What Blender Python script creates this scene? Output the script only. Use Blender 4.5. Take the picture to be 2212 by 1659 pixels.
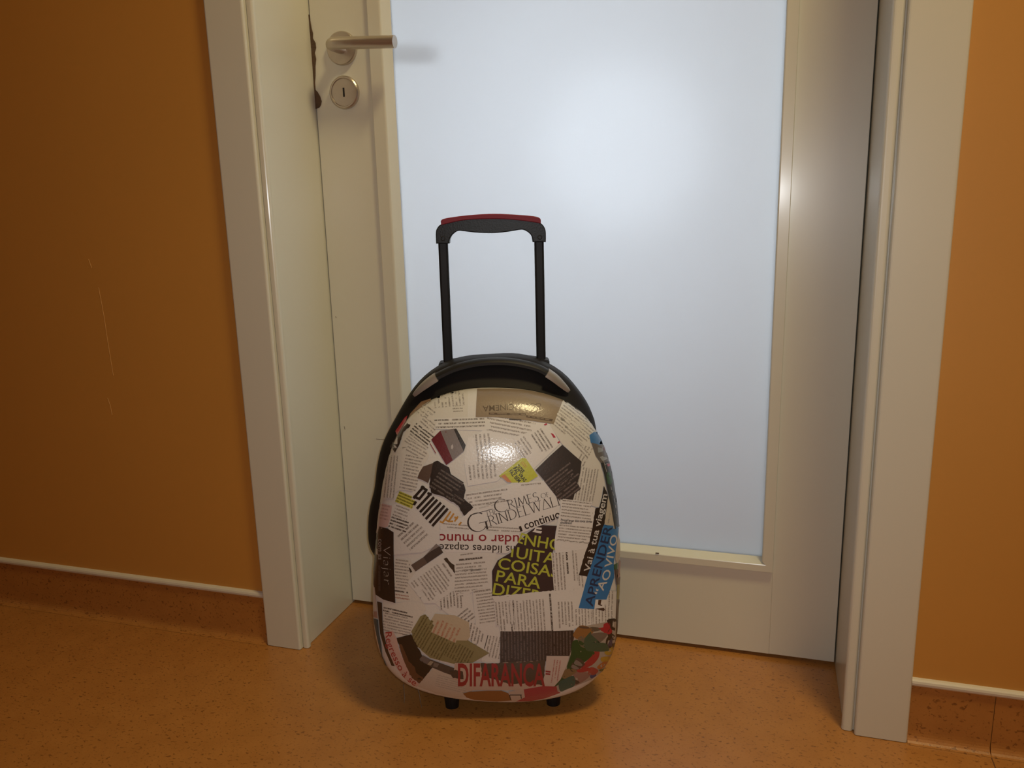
import bpy, bmesh, math, random
from mathutils import Vector, Matrix
from mathutils.bvhtree import BVHTree
from mathutils.interpolate import poly_3d_calc
from mathutils.geometry import tessellate_polygon

# ------------------------------------------------------------------ scene
for o in list(bpy.data.objects):
    bpy.data.objects.remove(o)
scene = bpy.context.scene
COL = scene.collection
random.seed(7)

# ------------------------------------------------------------------ camera
PW, PH, F_PX = 2212, 1659, 1764.58
CAM = Vector((0.7768, -1.1776, 0.7852))
C_R = Vector((0.95580033, 0.29291885, -0.02538281))
C_D = Vector((0.04006116, -0.21527222, -0.97573202))
C_F = Vector((-0.29127451, 0.93158812, -0.21749192))
cd = bpy.data.cameras.new('camera')
cam = bpy.data.objects.new('camera', cd)
COL.objects.link(cam)
cd.sensor_fit = 'HORIZONTAL'
cd.sensor_width = 36.0
cd.lens = F_PX * 36.0 / PW
cd.clip_start = 0.01
m = Matrix((C_R, -C_D, -C_F)).transposed().to_4x4()
m.translation = CAM
cam.matrix_world = m
scene.camera = cam

# ------------------------------------------------------------------ world
world = bpy.data.worlds.new('world')
scene.world = world
world.use_nodes = True
bg = world.node_tree.nodes['Background']
bg.inputs[0].default_value = (1.0, 0.86, 0.66, 1)
bg.inputs[1].default_value = 0.02

# ------------------------------------------------------------------ lights
def add_light(name, kind, loc, energy, color, **kw):
    ld = bpy.data.lights.new(name, kind)
    ld.energy = energy
    ld.color = color
    for k, v in kw.items():
        setattr(ld, k, v)
    o = bpy.data.objects.new(name, ld)
    COL.objects.link(o)
    o.location = loc
    return o

# warm corridor ceiling lamp, above and right of the door
lamp = add_light('ceiling_lamp_light', 'AREA', (1.20, -0.56, 2.52), 23.0, (1.0, 0.81, 0.42), shape='DISK', size=0.38)
# cool lamp in the room behind the frosted pane
room = add_light('back_room_lamp_light', 'POINT', (0.44, 0.83, 0.90), 22.0, (0.86, 0.94, 1.0), shadow_soft_size=0.20)
# the phone's flash beside the lens
flash = add_light('phone_flash_light', 'SPOT', CAM + C_R * 0.012 + C_D * (-0.012), 13.0, (0.93, 0.97, 1.0),
                  shadow_soft_size=0.006, spot_size=math.radians(112), spot_blend=1.0)
mf = Matrix((C_R, -C_D, -C_F)).transposed().to_4x4()
mf.translation = flash.location
flash.matrix_world = mf

vs = scene.view_settings
vs.view_transform = 'Standard'
vs.look = 'None'
vs.exposure = 0.0
vs.gamma = 1.0
vs.use_curve_mapping = False

# ------------------------------------------------------------------ materials
MATS = {}

def new_mat(name):
    mt = bpy.data.materials.new(name)
    mt.use_nodes = True
    nt = mt.node_tree
    return mt, nt, nt.nodes['Principled BSDF']

def N(nt, t, **kw):
    n = nt.nodes.new(t)
    for k, v in kw.items():
        setattr(n, k, v)
    return n

def setp(b, col=None, rough=None, metal=None, coat=None, coat_r=None, spec=None):
    if col is not None: b.inputs['Base Color'].default_value = (*col, 1)
    if rough is not None: b.inputs['Roughness'].default_value = rough
    if metal is not None: b.inputs['Metallic'].default_value = metal
    if coat is not None: b.inputs['Coat Weight'].default_value = coat
    if coat_r is not None: b.inputs['Coat Roughness'].default_value = coat_r
    if spec is not None: b.inputs['Specular IOR Level'].default_value = spec

def add_bump(nt, b, scale, strength, dist=0.001, detail=3.0, coat=False, rough=0.55):
    tc = N(nt, 'ShaderNodeTexCoord')
    nz = N(nt, 'ShaderNodeTexNoise')
    nz.inputs['Scale'].default_value = scale
    nz.inputs['Detail'].default_value = detail
    nz.inputs['Roughness'].default_value = rough
    nt.links.new(tc.outputs['Object'], nz.inputs['Vector'])
    bp = N(nt, 'ShaderNodeBump')
    bp.inputs['Strength'].default_value = strength
    bp.inputs['Distance'].default_value = dist
    nt.links.new(nz.outputs['Fac'], bp.inputs['Height'])
    nt.links.new(bp.outputs['Normal'], b.inputs['Normal'])
    if coat:
        nt.links.new(bp.outputs['Normal'], b.inputs['Coat Normal'])
    return bp

def simple(name, col, rough=0.5, metal=0.0, coat=0.0, coat_r=0.1, bump=None, vary=0.0, vscale=8.0, spec=0.5):
    if name in MATS: return MATS[name]
    mt, nt, b = new_mat(name)
    setp(b, col, rough, metal, coat, coat_r, spec)
    if bump: add_bump(nt, b, *bump)
    if vary:
        tc = N(nt, 'ShaderNodeTexCoord'); nz = N(nt, 'ShaderNodeTexNoise')
        nz.inputs['Scale'].default_value = vscale; nz.inputs['Detail'].default_value = 4
        nt.links.new(tc.outputs['Object'], nz.inputs['Vector'])
        mx = N(nt, 'ShaderNodeMix', data_type='RGBA')
        mx.inputs[6].default_value = (*[c * (1 - vary) for c in col], 1)
        mx.inputs[7].default_value = (*[min(1, c * (1 + vary)) for c in col], 1)
        nt.links.new(nz.outputs['Fac'], mx.inputs[0])
        nt.links.new(mx.outputs[2], b.inputs['Base Color'])
    MATS[name] = mt
    return mt

M_PAINT = simple('cream_gloss_paint', (0.68, 0.662, 0.55), 0.33, coat=0.25, coat_r=0.16, bump=(420, 0.05, 0.0004), vary=0.025, vscale=5)
M_WALL = simple('ochre_wall_paint', (0.58, 0.275, 0.052), 0.55, bump=(260, 0.12, 0.0006), vary=0.05, vscale=3)
M_WHITE = simple('off_white_plaster', (0.75, 0.73, 0.68), 0.7, vary=0.02)
M_GREY = simple('grey_plaster', (0.30, 0.30, 0.31), 0.8, vary=0.02)
M_STRIP = simple('cream_capping_plastic', (0.66, 0.61, 0.50), 0.35, vary=0.05, vscale=40)
M_STEEL = simple('brushed_steel', (0.56, 0.50, 0.43), 0.34, 0.85, bump=(600, 0.05, 0.0003))
M_BLACK = simple('black_plastic', (0.012, 0.011, 0.010), 0.5, bump=(900, 0.15, 0.0003), spec=0.3)
M_BLACKG = simple('black_gloss_plastic', (0.013, 0.013, 0.0135), 0.36, bump=(420, 0.22, 0.0008), spec=0.16)
M_FABRIC = simple('black_shell_plastic', (0.011, 0.009, 0.0075), 0.6, bump=(1200, 0.3, 0.0004), vary=0.2, spec=0.22)
M_ROD = simple('black_anodised_tube', (0.010, 0.010, 0.0105), 0.45, spec=0.2)
M_RED = simple('red_plastic', (0.19, 0.012, 0.022), 0.5, spec=0.25)
M_GREYEND = simple('silver_grey_plastic', (0.34, 0.31, 0.28), 0.30, metal=0.35)
M_DARK = simple('dark_hole', (0.006, 0.005, 0.004), 0.7)
M_WOOD = simple('splintered_wood', (0.11, 0.065, 0.034), 0.8, bump=(300, 0.6, 0.002), vary=0.35, vscale=60)
M_SCR = simple('pale_scratch', (0.66, 0.38, 0.12), 0.7)
M_SEAM = simple('dark_weld_line', (0.13, 0.05, 0.015), 0.8)
M_TAPE = None

def speckled():
    mt, nt, b = new_mat('speckled_orange_vinyl')
    setp(b, rough=0.36, coat=0.12, coat_r=0.2)
    tc = N(nt, 'ShaderNodeTexCoord')
    n1 = N(nt, 'ShaderNodeTexNoise'); n1.inputs['Scale'].default_value = 26; n1.inputs['Detail'].default_value = 5
    n2 = N(nt, 'ShaderNodeTexNoise'); n2.inputs['Scale'].default_value = 160; n2.inputs['Detail'].default_value = 2.5; n2.inputs['Distortion'].default_value = 0.6
    n3 = N(nt, 'ShaderNodeTexNoise'); n3.inputs['Scale'].default_value = 300; n3.inputs['Detail'].default_value = 2
    mp = N(nt, 'ShaderNodeMapping'); mp.inputs['Scale'].default_value = (1.0, 1.6, 1.3)
    nt.links.new(tc.outputs['Object'], mp.inputs['Vector'])
    for n in (n1, n3): nt.links.new(tc.outputs['Object'], n.inputs['Vector'])
    nt.links.new(mp.outputs['Vector'], n2.inputs['Vector'])
    r1 = N(nt, 'ShaderNodeValToRGB')
    r1.color_ramp.elements[0].position = 0.3; r1.color_ramp.elements[0].color = (0.40, 0.168, 0.038, 1)
    r1.color_ramp.elements[1].position = 0.7; r1.color_ramp.elements[1].color = (0.45, 0.195, 0.046, 1)
    nt.links.new(n1.outputs['Fac'], r1.inputs['Fac'])
    r2 = N(nt, 'ShaderNodeValToRGB')
    r2.color_ramp.elements[0].position = 0.60; r2.color_ramp.elements[0].color = (0, 0, 0, 1)
    r2.color_ramp.elements[1].position = 0.67; r2.color_ramp.elements[1].color = (0.75, 0.75, 0.75, 1)
    nt.links.new(n2.outputs['Fac'], r2.inputs['Fac'])
    r3 = N(nt, 'ShaderNodeValToRGB')
    r3.color_ramp.elements[0].position = 0.60; r3.color_ramp.elements[0].color = (0, 0, 0, 1)
    r3.color_ramp.elements[1].position = 0.75; r3.color_ramp.elements[1].color = (0.3, 0.3, 0.3, 1)
    nt.links.new(n3.outputs['Fac'], r3.inputs['Fac'])
    ad = N(nt, 'ShaderNodeMath', operation='MAXIMUM')
    nt.links.new(r2.outputs['Color'], ad.inputs[0]); nt.links.new(r3.outputs['Color'], ad.inputs[1])
    mx = N(nt, 'ShaderNodeMix', data_type='RGBA')
    mx.inputs[7].default_value = (0.16, 0.055, 0.012, 1)
    nt.links.new(ad.outputs[0], mx.inputs[0]); nt.links.new(r1.outputs['Color'], mx.inputs[6])
    nt.links.new(mx.outputs[2], b.inputs['Base Color'])
    bp = N(nt, 'ShaderNodeBump'); bp.inputs['Strength'].default_value = 0.25; bp.inputs['Distance'].default_value = 0.0006
    nt.links.new(n3.outputs['Fac'], bp.inputs['Height'])
    nt.links.new(bp.outputs['Normal'], b.inputs['Normal']); nt.links.new(bp.outputs['Normal'], b.inputs['Coat Normal'])
    return mt
M_FLOOR = speckled()

def frosted():
    mt = bpy.data.materials.new('frosted_glass'); mt.use_nodes = True
    nt = mt.node_tree; nt.nodes.clear()
    out = N(nt, 'ShaderNodeOutputMaterial')
    tr = N(nt, 'ShaderNodeBsdfTranslucent'); tr.inputs['Color'].default_value = (0.93, 0.95, 0.98, 1)
    df = N(nt, 'ShaderNodeBsdfDiffuse'); df.inputs['Color'].default_value = (0.80, 0.82, 0.85, 1)
    m1 = N(nt, 'ShaderNodeMixShader'); m1.inputs[0].default_value = 0.06
    nt.links.new(tr.outputs[0], m1.inputs[1]); nt.links.new(df.outputs[0], m1.inputs[2])
    rf = N(nt, 'ShaderNodeBsdfRefraction'); rf.inputs['IOR'].default_value = 1.35; rf.inputs['Roughness'].default_value = 0.45
    rf.inputs['Color'].default_value = (0.95, 0.97, 1, 1)
    m2 = N(nt, 'ShaderNodeMixShader'); m2.inputs[0].default_value = 0.09
    nt.links.new(m1.outputs[0], m2.inputs[1]); nt.links.new(rf.outputs[0], m2.inputs[2])
    gl = N(nt, 'ShaderNodeBsdfGlossy'); gl.inputs['Roughness'].default_value = 0.45
    fr = N(nt, 'ShaderNodeFresnel'); fr.inputs['IOR'].default_value = 1.3
    m3 = N(nt, 'ShaderNodeMixShader')
    nt.links.new(fr.outputs[0], m3.inputs[0])
    nt.links.new(m2.outputs[0], m3.inputs[1]); nt.links.new(gl.outputs[0], m3.inputs[2])
    nt.links.new(m3.outputs[0], out.inputs['Surface'])
    return mt
M_GLASS = frosted()

def printed(paper, ink, dens=1.0, bold=0.0):
    """varnished paper with rows of small print: UV v counts lines, u runs along them"""
    key = ('print', tuple(paper), tuple(ink), dens, bold)
    if key in MATS: return MATS[key]
    mt, nt, b = new_mat('printed_paper')
    setp(b, rough=0.45, coat=0.6, coat_r=0.13)
    uv = N(nt, 'ShaderNodeUVMap')
    sx = N(nt, 'ShaderNodeSeparateXYZ'); nt.links.new(uv.outputs[0], sx.inputs[0])
    def M(op, a, c=None, clamp=False):
        n = N(nt, 'ShaderNodeMath', operation=op); n.use_clamp = clamp
        for i, q in enumerate((a, c)):
            if q is None: continue
            if isinstance(q, (int, float)): n.inputs[i].default_value = q
            else: nt.links.new(q, n.inputs[i])
        return n.outputs[0]
    fv = M('FRACT', sx.outputs[1]); lv = M('FLOOR', sx.outputs[1])
    d = M('ABSOLUTE', M('SUBTRACT', fv, 0.5))
    hw = 0.285 + 0.02 * bold
    line = M('MULTIPLY', M('SUBTRACT', hw, d), 9.0, True)
    cw = N(nt, 'ShaderNodeCombineXYZ')
    nt.links.new(M('MULTIPLY', sx.outputs[0], 0.75), cw.inputs[0]); nt.links.new(M('MULTIPLY', lv, 7.31), cw.inputs[1])
    nw = N(nt, 'ShaderNodeTexNoise'); nw.inputs['Scale'].default_value = 1.0; nw.inputs['Detail'].default_value = 1.0
    nt.links.new(cw.outputs[0], nw.inputs['Vector'])
    word = M('MULTIPLY', M('SUBTRACT', nw.outputs['Fac'], 0.31), 14.0, True)
    cl = N(nt, 'ShaderNodeCombineXYZ')
    nt.links.new(M('MULTIPLY', sx.outputs[0], 5.2), cl.inputs[0]); nt.links.new(M('MULTIPLY', sx.outputs[1], 1.9), cl.inputs[1])
    nl = N(nt, 'ShaderNodeTexNoise'); nl.inputs['Scale'].default_value = 1.0; nl.inputs['Detail'].default_value = 0.0
    nt.links.new(cl.outputs[0], nl.inputs['Vector'])
    let = M('ADD', M('MULTIPLY', M('SUBTRACT', nl.outputs['Fac'], 0.37 - 0.08 * bold), 5.0, True), 0.22, True)
    fac = M('MULTIPLY', M('MULTIPLY', M('MULTIPLY', line, word), let), dens, True)
    mx = N(nt, 'ShaderNodeMix', data_type='RGBA')
    mx.inputs[6].default_value = (*paper, 1); mx.inputs[7].default_value = (*ink, 1)
    nt.links.new(fac, mx.inputs[0]); nt.links.new(mx.outputs[2], b.inputs['Base Color'])
    add_bump(nt, b, 280, 0.30, 0.0008, 3.0, True)
    MATS[key] = mt
    return mt

def paper_mat(col, rough=0.45):
    key = ('paper', tuple(col))
    if key in MATS: return MATS[key]
    mt, nt, b = new_mat('varnished_paper')
    setp(b, col, rough, coat=0.6, coat_r=0.13)
    add_bump(nt, b, 280, 0.30, 0.0008, 3.0, True)
    MATS[key] = mt
    return mt

# ------------------------------------------------------------------ mesh helpers
def obj(name, bm, mat, parent=None, smooth=False):
    me = bpy.data.meshes.new(name)
    bmesh.ops.recalc_face_normals(bm, faces=bm.faces[:])
    bm.to_mesh(me); bm.free()
    for mm in (mat if isinstance(mat, (list, tuple)) else [mat]):
        me.materials.append(mm)
    if smooth:
        for p in me.polygons: p.use_smooth = True
    o = bpy.data.objects.new(name, me)
    COL.objects.link(o)
    if parent: o.parent = parent
    return o

def tag(o, label=None, cat=None, group=None, kind=None):
    if label: o['label'] = label
    if cat: o['category'] = cat
    if group: o['group'] = group
    if kind: o['kind'] = kind
    return o

def empty(name, loc=(0, 0, 0), rz=0):
    o = bpy.data.objects.new(name, None)
    COL.objects.link(o)
    o.location = loc
    o.rotation_euler = (0, 0, rz)
    o.empty_display_size = 0.05
    return o

def box(bm, lo, hi, bev=0.0, seg=2, sel=None):
    r = bmesh.ops.create_cube(bm, size=1.0)
    vs_ = r['verts']
    for v in vs_:
        v.co = Vector([lo[i] + (v.co[i] + 0.5) * (hi[i] - lo[i]) for i in range(3)])
    if bev:
        es = [e for e in {e for v in vs_ for e in v.link_edges} if sel is None or sel(e)]
        bmesh.ops.bevel(bm, geom=es, offset=bev, segments=seg, affect='EDGES', profile=0.5)

def bxo(name, lo, hi, mat, parent=None, bev=0.0, seg=2, sel=None):
    bm = bmesh.new(); box(bm, lo, hi, bev, seg, sel)
    return obj(name, bm, mat, parent)

def vert_edge(e):
    a, b = e.verts
    return abs(a.co.x - b.co.x) < 1e-6 and abs(a.co.y - b.co.y) < 1e-6

def sweep_x(bm, prof, x0, x1):
    """extrude a (y,z) profile from x0 to x1"""
    a = [bm.verts.new((x0, y, z)) for y, z in prof]
    b = [bm.verts.new((x1, y, z)) for y, z in prof]
    n = len(prof)
    for i in range(n):
        j = (i + 1) % n
        bm.faces.new((a[i], a[j], b[j], b[i]))
    bm.faces.new(a[::-1]); bm.faces.new(b)

def tube(bm, pts, rad, seg=16, caps=True):
    rings = []
    n = len(pts)
    prev = None
    for i, p in enumerate(pts):
        p = Vector(p)
        t = (Vector(pts[min(i + 1, n - 1)]) - Vector(pts[max(i - 1, 0)])).normalized()
        if prev is None:
            up = Vector((0, 0, 1)) if abs(t.z) < 0.9 else Vector((0, 1, 0))
            a = t.cross(up).normalized()
        else:
            a = (prev - t * prev.dot(t)).normalized()
        prev = a
        bb = t.cross(a)
        r = rad[i] if isinstance(rad, (list, tuple)) else rad
        rings.append([bm.verts.new(p + (a * math.cos(k * 2 * math.pi / seg) + bb * math.sin(k * 2 * math.pi / seg)) * r) for k in range(seg)])
    for i in range(n - 1):
        for k in range(seg):
            bm.faces.new((rings[i][k], rings[i][(k + 1) % seg], rings[i + 1][(k + 1) % seg], rings[i + 1][k]))
    if caps:
        bm.faces.new(rings[0][::-1]); bm.faces.new(rings[-1])

def lathe_y(bm, cx, cz, prof, seg=48):
    """turn a (r,y) profile about the y axis through (cx,cz)"""
    rings = [[bm.verts.new((cx + r * math.cos(2 * math.pi * k / seg), y, cz + r * math.sin(2 * math.pi * k / seg))) for k in range(seg)] for r, y in prof]
    for i in range(len(prof) - 1):
        for k in range(seg):
            bm.faces.new((rings[i][k], rings[i][(k + 1) % seg], rings[i + 1][(k + 1) % seg], rings[i + 1][k]))
    bm.faces.new(rings[0][::-1]); bm.faces.new(rings[-1])

# ================================================================== SETTING
XL, XR = -0.0735, 1.0015          # outer edges of the door casing
CL, CR = -0.0035, 0.9300          # inner edges of the casing
JL, JR = 0.0025, 0.9165           # faces of the jambs
DY = 0.175                        # face of the door leaf
WT = 0.235                        # wall thickness
HD = 2.06                         # door height

bm = bmesh.new(); box(bm, (-2.2, -2.2, -0.05), (3.2, 2.2, 0.0))
floor = tag(obj('floor', bm, M_FLOOR), 'speckled orange-brown vinyl floor', kind='structure')
tag(bxo('wall_left', (-2.2, 0, 0), (-0.02, WT, 2.6), M_WALL), 'ochre painted wall left of the door', kind='structure')
tag(bxo('wall_right', (0.945, 0, 0), (3.2, WT, 2.6), M_WALL), 'ochre painted wall right of the door', kind='structure')
tag(bxo('wall_front', (-0.02, 0, HD + 0.02), (0.945, WT, 2.6), M_WALL), 'ochre wall above the door', kind='structure')
tag(bxo('ceiling', (-2.2, -2.2, 2.6), (3.2, 2.2, 2.65), M_WHITE), 'white ceiling', kind='structure')
tag(bxo('wall_back', (-2.2, -2.25, 0), (3.2, -2.2, 2.6), M_WALL), 'ochre wall across the corridor', kind='structure')
tag(bxo('wall_far', (-2.2, 2.2, 0), (3.2, 2.25, 2.6), M_GREY), 'grey wall of the room behind the door', kind='structure')

# scratches on the left wall
for pts in ([(-0.3585, 0.655), (-0.3567, 0.63), (-0.3550, 0.60), (-0.3545, 0.565), (-0.3532, 0.525), (-0.3520, 0.495)],
            [(-0.372, 0.705), (-0.368, 0.690)], [(-0.372, 0.452), (-0.368, 0.437), (-0.367, 0.420)]):
    bm = bmesh.new()
    tube(bm, [(x, -0.0001, z) for x, z in pts], 0.00045, 5)
    s = obj('scratch', bm, M_SCR, bpy.data.objects['wall_left'])

# coved vinyl skirting with its capping strip
cove = [(0.0, 0.0), (-0.0150, 0.0004), (-0.0115, 0.0012), (-0.0080, 0.0030), (-0.0056, 0.0058), (-0.0042, 0.0090), (-0.0035, 0.0130), (-0.0032, 0.0180), (-0.0032, 0.094), (0.0, 0.094)]
capp = [(0.0, 0.0900), (-0.0050, 0.0900), (-0.0072, 0.0925), (-0.0076, 0.0955), (-0.0066, 0.0985), (-0.0045, 0.1005), (0.0, 0.1012)]
bm = bmesh.new(); sweep_x(bm, cove, -2.2, XL - 0.0005)
bl = tag(obj('baseboard_left', bm, M_FLOOR, smooth=False), 'coved speckled vinyl skirting left of the door', kind='structure')
bm = bmesh.new(); sweep_x(bm, capp, -2.2, XL - 0.0005)
tag(obj('capping_strip', bm, M_STRIP, bl), 'thin cream strip')
bm = bmesh.new(); sweep_x(bm, cove, XR + 0.0005, 1.1095); sweep_x(bm, cove, 1.1108, 3.2)
br = tag(obj('baseboard_right', bm, M_FLOOR), 'coved speckled vinyl skirting right of the door', kind='structure')
bm = bmesh.new(); sweep_x(bm, capp, XR + 0.0005, 3.2)
tag(obj('capping_strip', bm, M_STRIP, br), 'thin cream strip')
# the dark weld between two vinyl sheets: thin line on the floor, gap in the skirting
bm2 = bmesh.new()
box(bm2, (1.1092, -0.9, -0.002), (1.1107, -0.0152, 0.0003))
obj('weld_seam', bm2, M_SEAM, floor)

# casing boards (architraves) with rounded edges
def casing(name, x0, x1, label):
    bm = bmesh.new()
    box(bm, (x0, -0.012, 0.001), (x1, 0.0, HD + 0.07), 0.0035, 3, lambda e: vert_edge(e) and e.verts[0].co.y < -0.006)
    return tag(obj(name, bm, M_PAINT, smooth=False), label, kind='structure')
t1 = casing('trim_1', XL, CL, 'cream painted door casing on the left')
t2 = casing('trim_2', CR, XR, 'cream painted door casing on the right')
tag(bxo('trim_3', (CL, -0.012, HD), (CR, 0.0, HD + 0.07), M_PAINT, bev=0.002), 'cream painted casing above the door', kind='structure')

# jamb linings with a rounded front bead
def jamb(name, side, label):
    bm = bmesh.new()
    if side < 0:
        box(bm, (-0.0195, 0.0005, 0.001), (JL, WT, HD), 0.0045, 4, lambda e: vert_edge(e) and e.verts[0].co.y < 0.01 and e.verts[0].co.x > JL - 0.001)
        box(bm, (-0.0040, -0.0040, 0.001), (0.0085, 0.0085, HD), 0.0050, 4, vert_edge)
        box(bm, (JL - 0.002, DY + 0.0415, 0.001), (JL + 0.012, WT - 0.002, HD))
    else:
        box(bm, (JR, 0.0005, 0.001), (0.9445, WT, HD), 0.0045, 4, lambda e: vert_edge(e) and e.verts[0].co.y < 0.01 and e.verts[0].co.x < JR + 0.001)
        box(bm, (0.9130, -0.0040, 0.001), (0.9285, 0.0085, HD), 0.0050, 4, vert_edge)
        box(bm, (JR - 0.012, DY + 0.0415, 0.001), (JR + 0.002, WT - 0.002, HD))
    return tag(obj(name, bm, M_PAINT), label, kind='structure')
jamb('trim_4', -1, 'cream painted door jamb on the left')
jamb('trim_5', 1, 'cream painted door jamb on the right')
tag(bxo('trim_6', (JL, 0.0, HD - 0.012), (JR, WT, HD + 0.02), M_PAINT), 'cream painted head jamb', kind='structure')

# ------------------------------------------------------------------ door
door = tag(empty('door_1', (0.459, DY + 0.02, 0.0)), 'cream door with a tall frosted glass pane and lever handle', kind='structure')
DO = Vector(door.location)

def dbox(name, lo, hi, mat=M_PAINT, bev=0.0, seg=2, parent=None, sel=None):
    o = bxo(name, Vector(lo) - DO, Vector(hi) - DO, mat, parent or door, bev, seg, sel)
    return o

D0, D1 = 0.0045, 0.9145
GL, GR, GB, GT = 0.1520, 0.7905, 0.1820, 1.93        # clear glass opening inside the beads
SL, SR, SB, ST = 0.1175, 0.8085, 0.1630, 1.96        # inner edges of stiles and rails
DZ = 0.0075
dbox('stile', (D0, DY, DZ), (SL, DY + 0.04, HD - 0.014), bev=0.0008)
dbox('stile', (SR, DY, DZ), (D1, DY + 0.04, HD - 0.014), bev=0.0008)
dbox('bottom_rail', (SL, DY, DZ), (SR, DY + 0.04, SB), bev=0.0002)
dbox('top_rail', (SL, DY, ST), (SR, DY + 0.04, HD - 0.014), bev=0.0002)

def bead_ring(yf, yg, sgn):
    """four mitred glazing beads: profile runs from the leaf face over a raised nose to the glass"""
    outer = (SL, SR, SB, ST); inner = (GL, GR, GB, GT)
    prof = [(0.0, yg), (0.0, yf - sgn * 0.0074), (0.02, yf - sgn * 0.0080), (0.62, yf - sgn * 0.0080), (0.68, yf - sgn * 0.0075), (0.72, yf - sgn * 0.0062), (1.0, yg)]
    def corner(t, xi, zi):
        xo = outer[xi]; zo = outer[2 + zi]
        xn = inner[xi]; zn = inner[2 + zi]
        return xo + (xn - xo) * t, zo + (zn - zo) * t
    sides = [((0, 0), (0, 1)), ((1, 0), (1, 1)), ((0, 0), (1, 0)), ((0, 1), (1, 1))]
    for (a, b) in sides:
        bm = bmesh.new()
        A = []; B = []
        pr = prof if (a, b) != ((1, 0), (1, 1)) else prof[:3] + [(0.88, yf - sgn * 0.0080), (0.95, yf - sgn * 0.0075), (1.0, yf - sgn * 0.0060), (1.0, yg)]
        for t, y in pr:
            xa, za = corner(t, *a); xb, zb = corner(t, *b)
            A.append(bm.verts.new(Vector((xa, y, za)) - DO)); B.append(bm.verts.new(Vector((xb, y, zb)) - DO))
        n = len(prof)
        for i in range(n):
            j = (i + 1) % n
            bm.faces.new((A[i], A[j], B[j], B[i]))
        bm.faces.new(A); bm.faces.new(B[::-1])
        obj('glazing_bead', bm, M_PAINT, door)
YG = DY + 0.012
bead_ring(DY, YG, 1)
bead_ring(DY + 0.04, YG + 0.006, -1)
g = dbox('glass_pane', (SL + 0.004, YG + 0.0002, SB + 0.004), (SR - 0.004, YG + 0.0058, ST - 0.004), M_GLASS)
tag(g, 'frosted glass pane')
# little chip in the bottom bead, scuffs
dbox('paint_chip', (0.612, DY - 0.0092, 0.1775), (0.618, DY - 0.0075, 0.1788), M_WOOD)

# lever handles (both sides of the leaf)
def lever(sgn, y0):
    hx, hz = 0.0645, 1.0505
    bm = bmesh.new()
    ys = lambda d: y0 - sgn * d
    lathe_y(bm, hx - DO.x, hz - DO.z, [(0.0275, ys(0) - DO.y), (0.0280, ys(0.004) - DO.y), (0.0275, ys(0.0075) - DO.y), (0.0262, ys(0.0092) - DO.y), (0.0105, ys(0.0095) - DO.y)])
    ro = obj('rosette', bm, M_STEEL, door)
    bm = bmesh.new()
    pts = [(hx, ys(0.006), hz), (hx, ys(0.026), hz), (hx, ys(0.036), hz)]
    r = 0.014
    for k in range(1, 9):
        a = k / 8 * math.pi / 2
        pts.append((hx + r * (1 - math.cos(a)), ys(0.036 + r * math.sin(a)), hz))
    pts += [(hx + 0.05, ys(0.05), hz - 0.002), (hx + 0.1205, ys(0.05), hz - 0.006)]
    rad = 0.0100
    if sgn < 0:                                   # far-side lever: slim, long, drooping shape made up to shade the pane
        pts = [(hx, ys(0.006), hz), (hx, ys(0.016), hz), (hx + 0.003, ys(0.0245), hz - 0.001), (hx + 0.012, ys(0.028), hz - 0.004), (hx + 0.06, ys(0.028), hz - 0.020), (hx + 0.182, ys(0.028), hz - 0.030)]
        rad = 0.0045
    tube(bm, [Vector(p) - DO for p in pts], rad, 24)
    obj('lever', bm, M_STEEL, door, True)
    return ro
for o in (lever(1, DY), lever(-1, DY + 0.04)):
    pass
for o in door.children:
    if o.name.startswith('lever'):
        md = o.modifiers.new('edge', 'EDGE_SPLIT'); md.split_angle = math.radians(40)
bm = bmesh.new()
kx, kz = 0.0635, 0.9785
y = lambda d: DY - d - DO.y
lathe_y(bm, kx - DO.x, kz - DO.z, [(0.0275, y(0)), (0.0280, y(0.003)), (0.0275, y(0.0066)), (0.0256, y(0.0084)), (0.0236, y(0.0084)), (0.0226, y(0.0066))])
esc = tag(obj('escutcheon', bm, M_STEEL, door), 'round steel keyhole plate')
bm = bmesh.new()
box(bm, Vector((kx - 0.0016, DY - 0.0072, kz - 0.0075)) - DO, Vector((kx + 0.0016, DY - 0.0064, kz + 0.0075)) - DO, 0.0004, 2)
obj('keyhole', bm, M_DARK, esc)
# splintered strip along the lock edge
bm = bmesh.new()
prof = [(0.0022, 1.112), (0.0050, 1.100), (0.0065, 1.088), (0.0085, 1.080), (0.0075, 1.072), (0.0120, 1.064), (0.0125, 1.056), (0.0092, 1.048), (0.0110, 1.038), (0.0085, 1.026), (0.0072, 1.010), (0.0050, 0.998),
        (0.0052, 0.987), (0.0090, 0.983), (0.0135, 0.975), (0.0158, 0.967), (0.0140, 0.961), (0.0105, 0.957), (0.0040, 0.955), (0.0008, 0.956)]
left = [(0.0008, z) for _, z in prof]
fa = [bm.verts.new(Vector((x, DY - 0.0012 - 0.0006 * (i % 3), z)) - DO) for i, (x, z) in enumerate(prof)]
fb = [bm.verts.new(Vector((x, DY - 0.0002, z)) - DO) for x, z in left]
fc = [bm.verts.new(Vector((x, DY + 0.003, z)) - DO) for x, z in prof]
for i in range(len(prof) - 1):
    bm.faces.new((fa[i], fa[i + 1], fb[i + 1], fb[i])); bm.faces.new((fa[i], fc[i], fc[i + 1], fa[i + 1]))
tag(obj('splintered_edge', bm, M_WOOD, door), 'torn brown wood along the lock edge')
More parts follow.
